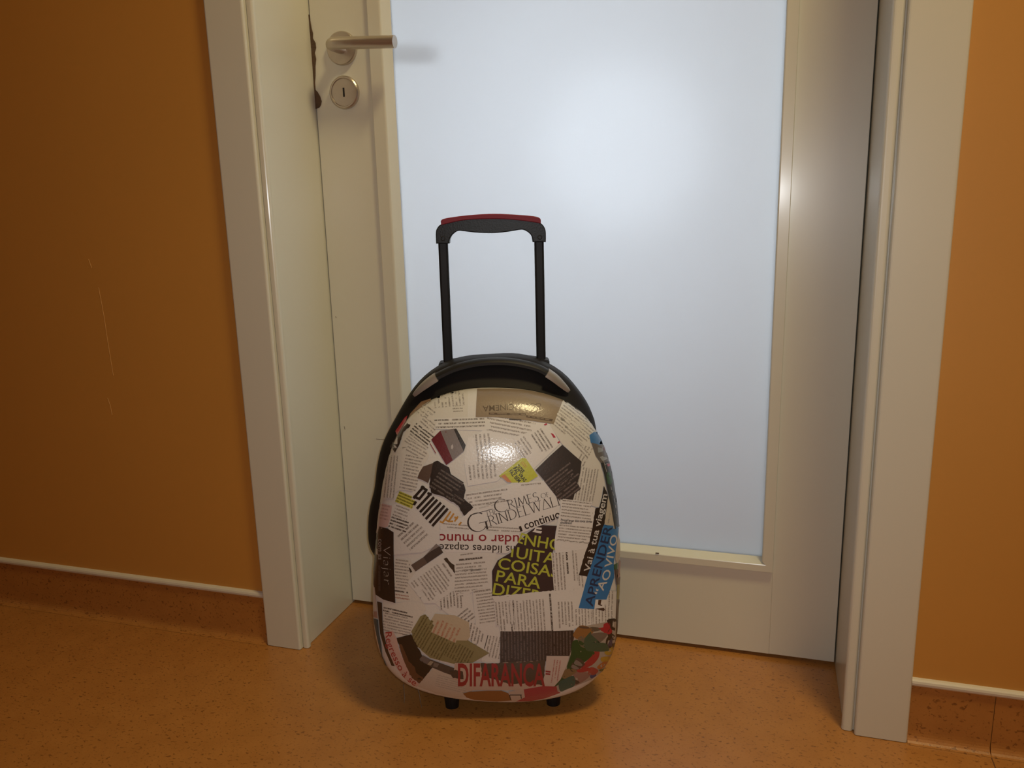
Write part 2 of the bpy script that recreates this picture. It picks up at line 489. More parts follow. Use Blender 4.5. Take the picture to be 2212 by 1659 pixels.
# fine pencil-like scuffs on the left stile
for x0, z0, x1, z1 in ((0.080, 0.351, 0.112, 0.349), (0.0135, 0.372, 0.0145, 0.366), (0.012, 0.585, 0.0132, 0.582)):
    bm = bmesh.new()
    tube(bm, [Vector((x0, DY - 0.0001, z0)) - DO, Vector(((x0 + x1) / 2, DY - 0.0001, (z0 + z1) / 2 + 0.0004)) - DO, Vector((x1, DY - 0.0001, z1)) - DO], 0.0004, 5)
    obj('scuff_mark', bm, M_WOOD, door)

# ================================================================== SUITCASE
PSI = math.radians(17.4)
ORG = Vector((0.404, -0.081, 0.0))
case = empty('cabin_suitcase', ORG, PSI)
tag(case, 'wheeled cabin suitcase covered in newspaper clippings with a raised black handle', 'suitcase')
U = Vector((math.cos(PSI), math.sin(PSI), 0)); V = Vector((-math.sin(PSI), math.cos(PSI), 0)); Z = Vector((0, 0, 1))

def to_local(p):
    d = p - ORG
    return Vector((d.dot(U), d.dot(V), d.z))
CAML = to_local(CAM)

def sight(px, py):
    """line of sight of a point measured in the photograph, in the suitcase's own axes"""
    d = C_R * ((px - PW / 2) / F_PX) + C_D * ((py - PH / 2) / F_PX) + C_F
    return Vector((d.dot(U), d.dot(V), d.z)).normalized()

def at_v(px, py, v):
    d = sight(px, py)
    return CAML + d * ((v - CAML.y) / d.y)

# ---- outlines of the front shell rim and of the rear shell
RIM = [(1075, 838, .030), (1000, 842, .030), (935, 862, .030), (892, 892, .030), (862, 932, .028), (841, 985, .026), (827, 1050, .024), (817, 1120, .022),
       (811, 1200, .020), (806, 1290, .012), (809, 1355, .002), (819, 1405, -.007), (838, 1442, -.012), (868, 1470, -.016), (905, 1489, -.020), (960, 1504, -.024), (1030, 1513, -.025),
       (1100, 1516, -.025), (1180, 1510, -.025), (1240, 1494, -.022), (1285, 1466, -.016), (1314, 1426, -.008), (1329, 1380, .0), (1335, 1300, .012),
       (1338, 1220, .020), (1336, 1140, .022), (1327, 1060, .024), (1311, 985, .026), (1291, 938, .028), (1262, 897, .030), (1212, 863, .030), (1140, 843, .030)]
REAR = [(1070, 771), (1000, 778), (950, 797), (905, 835), (884, 865), (862, 905), (836, 955), (824, 1000), (817, 1050), (805, 1088), (799, 1130), (800, 1170), (807, 1205)]
REAR_R = [(1130, 774), (1187, 797), (1218, 818), (1243, 848), (1264, 878), (1280, 910), (1294, 945)]
VB = 0.085
rim = [at_v(*q) for q in RIM]
CU = sum(p.x for p in rim) / len(rim); CW = 0.275
NA = 144

def polar(pts):
    out = []
    for p in pts:
        out.append((math.atan2(p.z - CW, p.x - CU) % (2 * math.pi), math.hypot(p.x - CU, p.z - CW), p.y))
    return sorted(out)

def sample(pl, a):
    n = len(pl)
    a %= 2 * math.pi
    for i in range(n):
        if pl[i][0] > a: break
    else:
        i = n
    def g(k):
        q = pl[k % n]; off = (k // n) * 2 * math.pi
        return q[0] + off, q[1], q[2]
    p0, p1, p2, p3 = g(i - 2), g(i - 1), g(i), g(i + 1)
    t = (a - p1[0]) / max(1e-9, p2[0] - p1[0])
    out = []
    for c in (1, 2):                                   # finite difference cubic
        m1 = (p2[c] - p0[c]) / (p2[0] - p0[0]); m2 = (p3[c] - p1[c]) / (p3[0] - p1[0]); h = p2[0] - p1[0]
        out.append((2*t**3-3*t*t+1)*p1[c] + (t**3-2*t*t+t)*h*m1 + (-2*t**3+3*t*t)*p2[c] + (t**3-t*t)*h*m2)
    return out

def smooth(vals, k=2):
    n = len(vals)
    for _ in range(k):
        vals = [(vals[i - 1] + 2 * vals[i] + vals[(i + 1) % n]) / 4 for i in range(n)]
    return vals
PR = polar(rim)
ANG = [2 * math.pi * i / NA for i in range(NA)]
RR = smooth([sample(PR, a)[0] for a in ANG]); RV = smooth([sample(PR, a)[1] for a in ANG], 4)
rear_pts = [at_v(x, y_, VB) for x, y_ in REAR + REAR_R]
PB = polar(rear_pts)
def rear_r(i):
    a = ANG[i]
    x = math.cos(a); z = math.sin(a)
    lo, hi = min(q[0] for q in PB), max(q[0] for q in PB)
    base = RR[i] * (0.965 if x > 0 else 0.985)
    grow = 1.0 + 0.024 * max(0.0, 2 * z * abs(x))
    if lo <= a <= hi:
        r = sample(PB, a)[0]
        e = min(1, (a - lo) / 0.12, (hi - a) / 0.12)
        return base + (r * grow - base) * e
    return base
RB = smooth([rear_r(i) for i in range(NA)], 2)
V_APEX = -0.056

def ring(bm, rad, vv, wmin=None):
    out = []
    for i, a in enumerate(ANG):
        r = rad(i); w = CW + r * math.sin(a)
        if wmin is not None: w = max(w, wmin)
        out.append(bm.verts.new((CU + r * math.cos(a), vv(i), w)))
    return out

def skin(bm, r0, r1):
    n = len(r0)
    for i in range(n):
        bm.faces.new((r0[i], r0[(i + 1) % n], r1[(i + 1) % n], r1[i]))

# front shell: a shallow dome closing at the rim
bm = bmesh.new()
S = [math.sin(k / 26 * math.pi / 2) for k in range(1, 27)]
POW = 2.3
prev = None
for s in S:
    rg = ring(bm, lambda i: RR[i] * s, lambda i: RV[i] - (RV[i] - V_APEX) * max(0.0, 1 - s ** POW) ** 0.5)
    if prev is None:
        c = bm.verts.new((CU, V_APEX, CW))
        for i in range(NA): bm.faces.new((c, rg[i], rg[(i + 1) % NA]))
    else: skin(bm, prev, rg)
    prev = rg
r2 = ring(bm, lambda i: RR[i] * 0.998, lambda i: RV[i] + 0.004); skin(bm, prev, r2)
r3 = ring(bm, lambda i: RR[i] * 0.96, lambda i: RV[i] + 0.005); skin(bm, r2, r3)
base_paper = (0.64, 0.62, 0.59)
shell = obj('front_shell', bm, paper_mat(base_paper), case, True)
tag(shell, 'domed front shell pasted over with paper')

# rear shell: black tub behind the rim
bm = bmesh.new()
def mixr(t): return lambda i: RR[i] * 0.975 + (RB[i] - RR[i] * 0.975) * t
def mixv(t, v1): return lambda i: RV[i] + 0.003 + (v1 - RV[i] - 0.003) * t
WM = 0.036
rings = [ring(bm, mixr(0.0), mixv(0.0, 0.06), WM)]
for t in (0.2, 0.4, 0.6, 0.8, 1.0):
    e = t * t * (3 - 2 * t)
    rings.append(ring(bm, mixr(e), mixv(t, 0.07), WM))
for v_, s in ((0.085, 1.0), (0.105, 1.0), (0.122, 0.992), (0.134, 0.972), (0.142, 0.94), (0.146, 0.89), (0.147, 0.6)):
    rings.append(ring(bm, lambda i: RB[i] * s, lambda i: v_, WM + (1 - s) * 0.15))
for a, b in zip(rings, rings[1:]): skin(bm, a, b)
bm.faces.new(rings[-1])
bm.faces.new(rings[0][::-1])
rear = tag(obj('rear_shell', bm, M_FABRIC, case, True), 'black rear shell')

def bvh_of(*objs):
    vsx, fs = [], []
    for o in objs:
        off = len(vsx)
        vsx += [v.co.copy() for v in o.data.vertices]
        fs += [[off + i for i in p.vertices] for p in o.data.polygons]
    nr = []
    for o in objs: nr += [v.normal.copy() for v in o.data.vertices]
    return BVHTree.FromPolygons(vsx, fs), vsx, fs, nr
SKINS = {'front': bvh_of(shell), 'both': bvh_of(shell, rear)}
ON = 'front'                       # which shell the clippings being laid belong to

# smooth normals for offsets
def on_skin(px, py, off):
    BV, BVV, BF, BN = SKINS[ON]
    for k in range(40):
        hit = BV.ray_cast(CAML, sight(px, py))
        if hit[0] is not None:
            ids = BF[hit[2]]
            w = poly_3d_calc([BVV[i] for i in ids], hit[0])
            n = Vector((0, 0, 0))
            for i, c in zip(ids, w): n += BN[i] * c
            n.normalize()
            if n.dot(hit[1]) * (1 if hit[1].dot(CAML - hit[0]) > 0 else -1) < 0: n = -n
            return hit[0] + n * off, n
        px += (1075 - px) * 0.004; py += (1175 - py) * 0.004
    q = BV.find_nearest(at_v(px, py, 0.02))
    return q[0], q[1]

zip_pts = [(CU + RR[i % NA] * 0.985 * math.cos(ANG[i % NA]), RV[i % NA] + 0.0075, max(WM + 0.001, CW + RR[i % NA] * 0.985 * math.sin(ANG[i % NA]))) for i in range(0, NA + 1)]
bm = bmesh.new(); tube(bm, zip_pts, 0.0032, 8, False)
obj('rim_piping', bm, M_BLACK, case, True)

# ---- telescopic handle
VR = 0.122
def P2(px, py, v): return at_v(px, py, v)
bm = bmesh.new()
gz0 = P2(968, 783, VR); gz1 = P2(957, 515, VR); hz0 = P2(1168, 780, VR); hz1 = P2(1165, 515, VR)
for name, a, b in (('handle_tube', gz0, gz1), ('handle_tube', hz0, hz1)):
    bmx = bmesh.new()
    x = (a.x + b.x) / 2
    box(bmx, (x - 0.0073, VR - 0.0065, 0.40), (x + 0.0073, VR + 0.0065, b.z), 0.003, 3, vert_edge)
    t = obj(name, bmx, M_ROD, case)
bm.free()
GS = 300 / 2212
def gpt(x, y_): return (920 + x * GS, 440 + y_ * GS)
def plate(name, outline, v0, v1, mat, bev, parent=case, fn=gpt, vref=None):
    bmx = bmesh.new()
    pts = [at_v(*fn(*q), vref if vref is not None else VR) for q in outline]
    pts = [Vector((p.x, p.z)) for p in pts]
    pts = [p for i, p in enumerate(pts) if (p - pts[i - 1]).length > 1e-5]
    n = len(pts)
    area = sum(pts[i - 1].x * pts[i].y - pts[i].x * pts[i - 1].y for i in range(n))
    sg = 1 if area > 0 else -1
    ins = []
    for i, p in enumerate(pts):
        d = (pts[(i + 1) % n] - pts[i - 1]).normalized()
        ins.append(p + Vector((-d.y, d.x)) * (sg * bev))
    loops = [[bmx.verts.new((q.x, y_, q.y)) for q in pl_] for pl_, y_ in ((ins, v0), (pts, v0 + bev), (pts, v1 - bev), (ins, v1))]
    for a_, b_ in zip(loops, loops[1:]):
        for i in range(n): bmx.faces.new((a_[i], a_[(i + 1) % n], b_[(i + 1) % n], b_[i]))
    tris = tessellate_polygon([[Vector((q.x, q.y, 0)) for q in ins]])
    for t_ in tris:
        bmx.faces.new([loops[0][k_] for k_ in t_]); bmx.faces.new([loops[3][k_] for k_ in t_[::-1]])
    o = obj(name, bmx, mat, parent)
    return o
def dens(pl, n=4, closed=True):
    """round an outline with a Catmull-Rom curve"""
    out = []
    L = len(pl)
    for i in range(L):
        p0, p1, p2, p3 = (Vector(pl[(i + k) % L]) for k in (-1, 0, 1, 2))
        for j in range(n):
            t = j / n
            out.append(tuple(0.5 * (2 * p1 + (p2 - p0) * t + (2 * p0 - 5 * p1 + 4 * p2 - p3) * t * t + (3 * p1 - p0 - 3 * p2 + p3) * t ** 3)))
    return out
def seg_curve(pl, n=5):
    out = []
    for i in range(len(pl) - 1):
        p0 = Vector(pl[max(i - 1, 0)]); p1 = Vector(pl[i]); p2 = Vector(pl[i + 1]); p3 = Vector(pl[min(i + 2, len(pl) - 1)])
        for j in range(n):
            t = j / n
            out.append(tuple(0.5 * (2 * p1 + (p2 - p0) * t + (2 * p0 - 5 * p1 + 4 * p2 - p3) * t * t + (3 * p1 - p0 - 3 * p2 + p3) * t ** 3)))
    out.append(tuple(pl[-1]))
    return out
inner = seg_curve([(382, 628), (386, 570), (425, 495), (515, 432), (620, 436), (800, 456), (1050, 465), (1250, 450), (1400, 428), (1530, 410), (1620, 448), (1680, 515), (1697, 606)])
outer = seg_curve([(1905, 606), (1903, 440), (1878, 365), (1825, 308), (1700, 262), (1400, 228), (1000, 218), (600, 246), (350, 300), (240, 332), (188, 390), (168, 460), (172, 630)])
grip = tag(plate('grip', inner + outer, VR - 0.013, VR + 0.013, M_BLACKG, 0.0014), 'black moulded grip')
redo = seg_curve([(247, 275), (320, 232), (700, 182), (1100, 162), (1500, 180), (1750, 206), (1818, 240), (1826, 312)]) + seg_curve([(1826, 314), (1700, 290), (1350, 250), (1000, 240), (600, 262), (255, 338)])
tag(plate('grip_inlay', redo, VR - 0.0145, VR + 0.012, M_RED, 0.0010), 'dark red top of the grip')
for sx, sy in ((275, 555), (1815, 535)):
    p = at_v(*gpt(sx, sy), VR - 0.013)
    bmx = bmesh.new()
    lathe_y(bmx, p.x, p.z, [(0.0036, VR - 0.0125), (0.0036, VR - 0.0133), (0.0028, VR - 0.0136), (0.0024, VR - 0.0128)], 24)
    obj('screw', bmx, M_DARK, grip)

# collar where the tubes enter the shell
cl = P2(947, 786, VR - 0.014); cr_ = P2(1187, 779, VR - 0.014)
bmx = bmesh.new()
ztop = P2(1068, 771, VR - 0.014).z
pa, pb = [], []
for k in range(13):
    t = k / 12
    x = cl.x + (cr_.x - cl.x) * t
    zz = cl.z + (cr_.z - cl.z) * t + (ztop - (cl.z + cr_.z) / 2) * math.sin(math.pi * t)
    pa.append((x, zz)); pb.append((x, zz - 0.030))
vsA = [bmx.verts.new((x, VR - 0.014, z)) for x, z in pa + pb[::-1]]
f = bmx.faces.new(vsA)
r = bmesh.ops.extrude_face_region(bmx, geom=[f])
for v in r['geom']:
    if isinstance(v, bmesh.types.BMVert): v.co.y = VR + 0.014
bmesh.ops.bevel(bmx, geom=[e for e in bmx.edges], offset=0.0015, segments=2, affect='EDGES')
tag(obj('handle_collar', bmx, M_BLACK, case), 'black collar around the handle tubes')

# carry handle: arched strap with silver ends
def arch(pl, v, w0, hgt, mat, name, label=None, n=6, taper=None, lift=0.0):
    """flat strap laid along a measured curve; w0 half width (depth), hgt thickness"""
    c = [at_v(*q, v) for q in seg_curve(pl, n)]
    bmx = bmesh.new(); rg = []
    m_ = len(c)
    for i, p in enumerate(c):
        t = (c[min(i + 1, m_ - 1)] - c[max(i - 1, 0)]).normalized()
        nrm = Vector((-t.z, 0, t.x))
        if nrm.z < 0: nrm = -nrm
        k = i / (m_ - 1)
        s = taper(k) if taper else 1.0
        w = w0 * s; h = hgt * (0.35 + 0.65 * s)
        cs = [(-w, -h * .6), (-w, h * .15), (-w * .75, h * .75), (-w * .3, h), (w * .3, h), (w * .75, h * .75), (w, h * .15), (w, -h * .6)]
        rg.append([bmx.verts.new(p + Vector((0, a, 0)) + nrm * (b + lift)) for a, b in cs])
    for a, b in zip(rg, rg[1:]):
        for j in range(8): bmx.faces.new((a[j], a[(j + 1) % 8], b[(j + 1) % 8], b[j]))
    bmx.faces.new(rg[0][::-1]); bmx.faces.new(rg[-1])
    o = obj(name, bmx, mat, case, True)
    md = o.modifiers.new('edge', 'EDGE_SPLIT'); md.split_angle = math.radians(38)
    if label: tag(o, label)
    return o
VH = 0.052
arch([(930, 825), (948, 814), (985, 797), (1030, 786), (1070, 783), (1110, 785), (1155, 795), (1182, 808), (1198, 818)], VH, 0.0120, 0.0055, M_BLACK, 'carry_handle', 'arched black carry handle', lift=0.0016)
arch([(947, 818), (932, 828), (914, 842), (897, 858)], VH - 0.004, 0.0130, 0.0072, M_GREYEND, 'handle_end_cap', 'silver-grey end of the carry handle', taper=lambda k: 1 - 0.90 * k ** 2.6, lift=0.0030)
arch([(1178, 809), (1194, 820), (1210, 834), (1226, 849)], VH - 0.004, 0.0130, 0.0072, M_GREYEND, 'handle_end_cap', 'silver-grey end of the carry handle', taper=lambda k: 1 - 0.90 * k ** 2.6, lift=0.0030)

# feet in front, wheels behind
for fx in (976, 1196):
    p = at_v(fx, 1527, -0.002)
    bmx = bmesh.new()
    n = 20; top, bot = [], []
    for k in range(n):
        a = 2 * math.pi * k / n
        top.append(bmx.verts.new((p.x + 0.0155 * math.cos(a), 0.006 + 0.013 * math.sin(a), 0.050)))
        bot.append(bmx.verts.new((p.x + 0.0105 * math.cos(a), 0.006 + 0.0085 * math.sin(a), 0.0005)))
    for k in range(n): bmx.faces.new((top[k], top[(k + 1) % n], bot[(k + 1) % n], bot[k]))
    bmx.faces.new(top[::-1]); bmx.faces.new(bot)
    obj('foot', bmx, M_BLACK, case)
for wx in (-0.115, 0.115):
    bmx = bmesh.new()
    rgs = []
    for xx, rr in ((-0.010, 0.019), (-0.008, 0.0215), (0.008, 0.0215), (0.010, 0.019)):
        rgs.append([bmx.verts.new((CU + wx + xx, 0.118 + rr * math.cos(2 * math.pi * k / 28), 0.022 + rr * math.sin(2 * math.pi * k / 28))) for k in range(28)])
    for a, b in zip(rgs, rgs[1:]): skin(bmx, a, b)
    bmx.faces.new(rgs[0]); bmx.faces.new(rgs[-1][::-1])
    w_ = obj('wheel', bmx, M_BLACK, case)
    obj_h = bxo('wheel_housing', (CU + wx - 0.016, 0.100, 0.024), (CU + wx + 0.016, 0.140, 0.075), M_BLACK, case, 0.004)

# ================================================================== PAPER CLIPPINGS
GRID = 10.0
K = {'A': (780, 840, .26220), 'B': (780, 1120, .26220), 'z1': (780, 740, .135624), 'z2': (1060, 740, .135624), 'z3': (780, 940, .135624), 'z4': (1060, 940, .135624),
     'z5': (780, 1140, .135624), 'z6': (1060, 1140, .135624), 'z7': (780, 1330, .135624), 'z8': (1060, 1330, .135624),
     'ka': (800, 840, .090416), 'kb': (1160, 840, .090416), 'kc': (800, 1280, .090416), 'ke': (1000, 840, .090416), 'p': (0, 0, 1.0)}
def Q(k, x, y_):
    a, b, s = K[k]
    return (a + x * s, b + y_ * s)
def PL(k, *c): return [Q(k, *q) for q in c]

def grid_cut(bmx, step=GRID):
    xs = [v.co.x for v in bmx.verts]; ys = [v.co.y for v in bmx.verts]
    if not xs: return
    for lo, hi, ax in ((min(xs), max(xs), 0), (min(ys), max(ys), 1)):
        k = math.floor(lo / step) + 1
        while k * step < hi:
            co = [0, 0, 0]; no = [0, 0, 0]; co[ax] = k * step; no[ax] = 1
            bmesh.ops.bisect_plane(bmx, geom=bmx.verts[:] + bmx.edges[:] + bmx.faces[:], plane_co=co, plane_no=no, dist=1e-5)
            k += 1

def flat_poly(pts):
    bmx = bmesh.new()
    vv = [bmx.verts.new((x, y_, 0)) for x, y_ in pts]
    f = bmx.faces.new(vv)
    bmesh.ops.triangulate(bmx, faces=[f])
    return bmx

def rough_edge(pts, amp, step=4.0):
    """torn edge: subdivide and jitter"""
    out = []
    n = len(pts)
    for i in range(n):
        a = Vector(pts[i]); b = Vector(pts[(i + 1) % n]); L = (b - a).length
        m_ = max(1, int(L / step))
        nr = Vector((-(b - a).y, (b - a).x)).normalized() if L > 1e-6 else Vector((0, 0))
        for j in range(m_):
            p = a.lerp(b, j / m_)
            if j: p = p + nr * random.uniform(-amp, amp)
            out.append(tuple(p))
    return out

LV = 0.00014
def wrap(parts, name, parent, label=None):
    """parts: list of (flat bmesh, material, level, uv function); wrapped on the shell as one mesh"""
    verts, norms, faces, mi, uvs, mats = [], [], [], [], [], []
    for bmx, mat, lev, uvf in parts:
        grid_cut(bmx)
        bmx.verts.ensure_lookup_table()
        if mat not in mats: mats.append(mat)
        k = mats.index(mat); off = len(verts)
        bmx.verts.index_update()
        loc = [(v.co.x, v.co.y) for v in bmx.verts]
        for x, y_ in loc:
            p_, n_ = on_skin(x, y_, 0.00022 + LV * lev)
            verts.append(p_); norms.append(n_)
        for f in bmx.faces:
            ids = [v.index for v in f.verts]
            a3, b3, c3 = (verts[off + ids[i]] for i in (0, 1, 2))
            gn = (b3 - a3).cross(c3 - a3)
            if gn.dot(norms[off + ids[0]]) < 0: ids = ids[::-1]; gn = -gn
            if gn.length < 1e-12 or gn.normalized().dot(norms[off + ids[0]]) < 0.14: continue
            faces.append([off + i for i in ids]); mi.append(k)
            uvs.append([uvf(*loc[i]) if uvf else (0, 0) for i in ids])
        bmx.free()
    me = bpy.data.meshes.new(name)
    me.from_pydata([tuple(v) for v in verts], [], faces)
    ul = me.uv_layers.new(name='UVMap')
    for p, uu in zip(me.polygons, uvs):
        p.material_index = mi[p.index]
        p.use_smooth = True
        for li, c in zip(p.loop_indices, uu): ul.data[li].uv = c
    for mm in mats: me.materials.append(mm)
    me.normals_split_custom_set_from_vertices([tuple(n) for n in norms])
    o = bpy.data.objects.new(name, me)
    COL.objects.link(o)
    o.parent = parent
    if label: o['label'] = label
    return o

def block(k, cx, cy, L, H, ang, pitch, paper, ink, dens=1.0, bold=0.0, lev=0):
    """rows of fine print: centre (in sheet k), size in photo pixels, direction in degrees"""
    x, y_ = Q(k, cx, cy)
    L *= 1.10; H *= 1.12
    a = math.radians(ang)
    d = Vector((math.cos(a), math.sin(a))); e = Vector((-math.sin(a), math.cos(a)))
    c = Vector((x, y_))
    # ragged block: columns of rows are cut to slightly different lengths
    rows = max(1, int(round(H / pitch)))
    bmx = bmesh.new()
    for r_ in range(rows):
        y0 = -rows * pitch / 2 + r_ * pitch
        l1 = L / 2 - (random.random() ** 4) * L * 0.25
        q = [c + d * (-L / 2) + e * y0, c + d * l1 + e * y0, c + d * l1 + e * (y0 + pitch), c + d * (-L / 2) + e * (y0 + pitch)]
        bmx.faces.new([bmx.verts.new((v.x, v.y, 0)) for v in q])
    o = c - e * (rows * pitch / 2) + d * random.uniform(0, 40)
    ph = random.randint(0, 60)
    uvf = lambda X, Y: ((Vector((X, Y)) - o).dot(d) / pitch + ph, (Vector((X, Y)) - o).dot(e) / pitch + ph)
    return (bmx, printed(paper, ink, dens, bold), lev + 0.35, uvf)

# ---- lettering
def font_mesh(txt, bold=0.0, shear=0.0, space=1.0):
    cu = bpy.data.curves.new('lettering', 'FONT')
    cu.body = txt; cu.offset = bold; cu.shear = shear; cu.space_character = space
    cu.resolution_u = 3
    o = bpy.data.objects.new('lettering', cu)
    COL.objects.link(o)
    me = bpy.data.meshes.new_from_object(o)
    bpy.data.objects.remove(o); bpy.data.curves.remove(cu)
    bmx = bmesh.new(); bmx.from_mesh(me); bpy.data.meshes.remove(me)
    return bmx
_b = font_mesh('H'); CAPH = max(v.co.y for v in _b.verts); _b.free()
_b = font_mesh('x'); XH = max(v.co.y for v in _b.verts); _b.free()

def lay(bmx, p0, p1, sy, fit=True, up=None):
    """put a lettering mesh on the baseline p0 -> p1 (photo pixels)"""
    xs = [v.co.x for v in bmx.verts]; x0, x1 = min(xs), max(xs)
    a = Vector(p0); b = Vector(p1)
    d = b - a; L = d.length; d = d / L
    e = Vector((d.y, -d.x))                    # letters rise to the left of the reading direction
    sx = L / (x1 - x0)
    for v in bmx.verts:
        q = a + d * ((v.co.x - x0) * sx) + e * (v.co.y * sy)
        v.co = (q.x, q.y, 0)
    return bmx

def words(txt, p0, p1, cap=None, xh=None, col=(0.02, 0.02, 0.02), bold=0.0, shear=0.0, lev=1, space=1.0):
    bmx = font_mesh(txt, bold, shear, space)
    sy = cap / CAPH if cap else xh / XH
    lay(bmx, p0, p1, sy)
    return (bmx, paper_mat(col), lev + 0.7, None)

def curved_words(txt, path, xh, col, lev, bold=0.0):
    pts = [Vector(q) for q in seg_curve(path, 6)]
    tot = sum((pts[i + 1] - pts[i]).length for i in range(len(pts) - 1))
    full = font_mesh(txt, bold)
    xs = [v.co.x for v in full.verts]; x0, x1 = min(xs), max(xs)
    for v in full.verts:
        s = (v.co.x - x0) / (x1 - x0) * tot
        i = 0
        while i < len(pts) - 2 and s > (pts[i + 1] - pts[i]).length:
            s -= (pts[i + 1] - pts[i]).length; i += 1
        d = (pts[i + 1] - pts[i]).normalized()
        q = pts[i] + d * s + Vector((d.y, -d.x)) * (v.co.y * xh / XH)
        v.co = (q.x, q.y, 0)
    return (full, paper_mat(col), lev + 0.7, None)

# Roman capitals drawn with a broad pen (for the film title)
def arc(cx, cy, rx, ry, a0, a1, n=18): return [(cx + rx * math.cos(math.radians(a0 + (a1 - a0) * i / n)), cy + ry * math.sin(math.radians(a0 + (a1 - a0) * i / n))) for i in range(n + 1)]
ROMAN = {
 'T': (0.72, [[(0.36, 0), (0.36, 1)], [(0, .97), (.72, .97)]], [(0.36, 0)]),
 'H': (0.80, [[(0.1, 0), (0.1, 1)], [(0.7, 0), (0.7, 1)], [(0.1, .52), (.7, .52)]], [(.1, 0), (.1, 1), (.7, 0), (.7, 1)]),
 'E': (0.58, [[(0.1, 0), (0.1, 1)], [(.1, .98), (.52, .98)], [(.1, .52), (.44, .52)], [(.1, .02), (.56, .02)]], [(.1, 0), (.1, 1)]),
 'F': (0.55, [[(0.1, 0), (0.1, 1)], [(.1, .98), (.52, .98)], [(.1, .52), (.44, .52)]], [(.1, 0), (.1, 1)]),
 'C': (0.85, [arc(.5, .5, .45, .52, 50, 315)], []),
 'O': (0.95, [arc(.48, .5, .44, .52, 0, 360, 28)], []),
 'R': (0.72, [[(0.1, 0), (0.1, 1)], [(.1, .98), (.3, .98)] + arc(.3, .74, .25, .24, 90, -90, 12) + [(.1, .5)], [(.3, .5), (.72, -.04)]], [(.1, 0), (.1, 1)]),
 'I': (0.24, [[(.12, 0), (.12, 1)]], [(.12, 0), (.12, 1)]),
 'M': (1.0, [[(.1, 0), (.2, 1)], [(.2, 1), (.5, .05)], [(.5, .05), (.8, 1)], [(.8, 1), (.92, 0)]], [(.1, 0), (.92, 0)]),
 'S': (0.56, [arc(.27, .74, .22, .26, 40, 230, 14) + arc(.28, .25, .24, .26, 75, -145, 16)], []),
 'N': (0.86, [[(.1, 0), (.1, 1)], [(.1, 1), (.74, -.03)], [(.74, -.03), (.74, 1)]], [(.1, 0), (.1, 1), (.74, 1)]),
 'D': (0.86, [[(.1, 0), (.1, 1)], [(.1, .98), (.32, .98)] + arc(.32, .5, .46, .48, 90, -90, 18) + [(.1, .02)]], [(.1, 0), (.1, 1)]),
 'L': (0.58, [[(.1, 0), (.1, 1)], [(.1, .02), (.56, .02)]], [(.1, 0), (.1, 1)]),
 'W': (1.15, [[(.03, 1), (.32, 0)], [(.32, 0), (.58, 1)], [(.58, 1), (.84, 0)], [(.84, 0), (1.12, 1)]], [(.03, 1), (.58, 1), (1.12, 1)]),
 'A': (0.84, [[(.03, 0), (.42, 1.05)], [(.42, 1.05), (.82, 0)], [(.03, .03), (.82, .03)]], []),
 'G': (1.0, [arc(.5, .5, .46, .56, 50, 330), [(.88, .42), (.88, -.04)], [(.55, .42), (1.0, .44)]], []),
 ' ': (0.3, [], [])}
def roman(txt, p0, p1, cap, col, lev, thin=0.035, thick=0.085):
    bmx = bmesh.new(); x = 0.0
    def ribbon(pl):
        n = len(pl); lft, rgt = [], []
        for i in range(n):
            t = (Vector(pl[min(i + 1, n - 1)]) - Vector(pl[max(i - 1, 0)])).normalized()
            w = (thin + (thick - thin) * abs(t.y) ** 1.5) / 2
            if t.y > 0.2 and t.x > 0.15: w *= 0.6
            nr = Vector((-t.y, t.x)) * w
            c = Vector(pl[i])
            lft.append(bmx.verts.new((x + c.x + nr.x, c.y + nr.y, 0))); rgt.append(bmx.verts.new((x + c.x - nr.x, c.y - nr.y, 0)))
        for i in range(n - 1): bmx.faces.new((lft[i], lft[i + 1], rgt[i + 1], rgt[i]))
    for ch in txt:
        w, st, sf = ROMAN[ch]
        for s in st: ribbon(s)
        for sx, sy in sf: ribbon([(sx - .12, sy), (sx + .12, sy)])
        x += w + 0.06
    lay(bmx, p0, p1, cap)
    return (bmx, paper_mat(col), lev + 0.7, None)

def grown(pts, k):
    cx = sum(p[0] for p in pts) / len(pts); cy = sum(p[1] for p in pts) / len(pts)
    return dens([(cx + (x - cx) * k, cy + (y_ - cy) * k) for x, y_ in pts], 3)

def shape(pts, col, lev): return (flat_poly(pts), paper_mat(col), lev, None)

def bars(segs, width, col, lev):
    bmx = bmesh.new()
    for a, b in segs:
        a = Vector(a); b = Vector(b); t = (b - a).normalized(); nr = Vector((-t.y, t.x)) * width / 2
        bmx.faces.new([bmx.verts.new((*q, 0)) for q in (a + nr, b + nr, b - nr, a - nr)])
    return (bmx, paper_mat(col), lev + 0.7, None)

W1 = (0.66, 0.64, 0.61); W2 = (0.69, 0.67, 0.65); W3 = (0.61, 0.585, 0.535); W4 = (0.63, 0.595, 0.54)
INK = (0.19, 0.17, 0.155); INK2 = (0.28, 0.255, 0.235); KK = (0.018, 0.014, 0.012); KB = (0.075, 0.065, 0.058)

def clip(poly, col, lev, label, blocks=(), extra=(), torn=0.0, letters=()):
    p = rough_edge(poly, torn) if torn else poly
    parts = [(flat_poly(p), paper_mat(col), lev, None)]
    for b in blocks:
        kw = dict(b[6]) if len(b) > 6 else {}
        parts.append(block(b[0][0], b[0][1], b[0][2], b[1], b[2], b[3], b[4], kw.get('paper', col), b[5], kw.get('dens', 1.0), kw.get('bold', 0.0), lev))
    parts += list(extra)
    o = wrap(parts, 'paper_clipping', shell, label)
    return o
def letter(on, label, *parts):
    o = wrap(list(parts), 'lettering', case, label)
    o.parent = shell
    return o

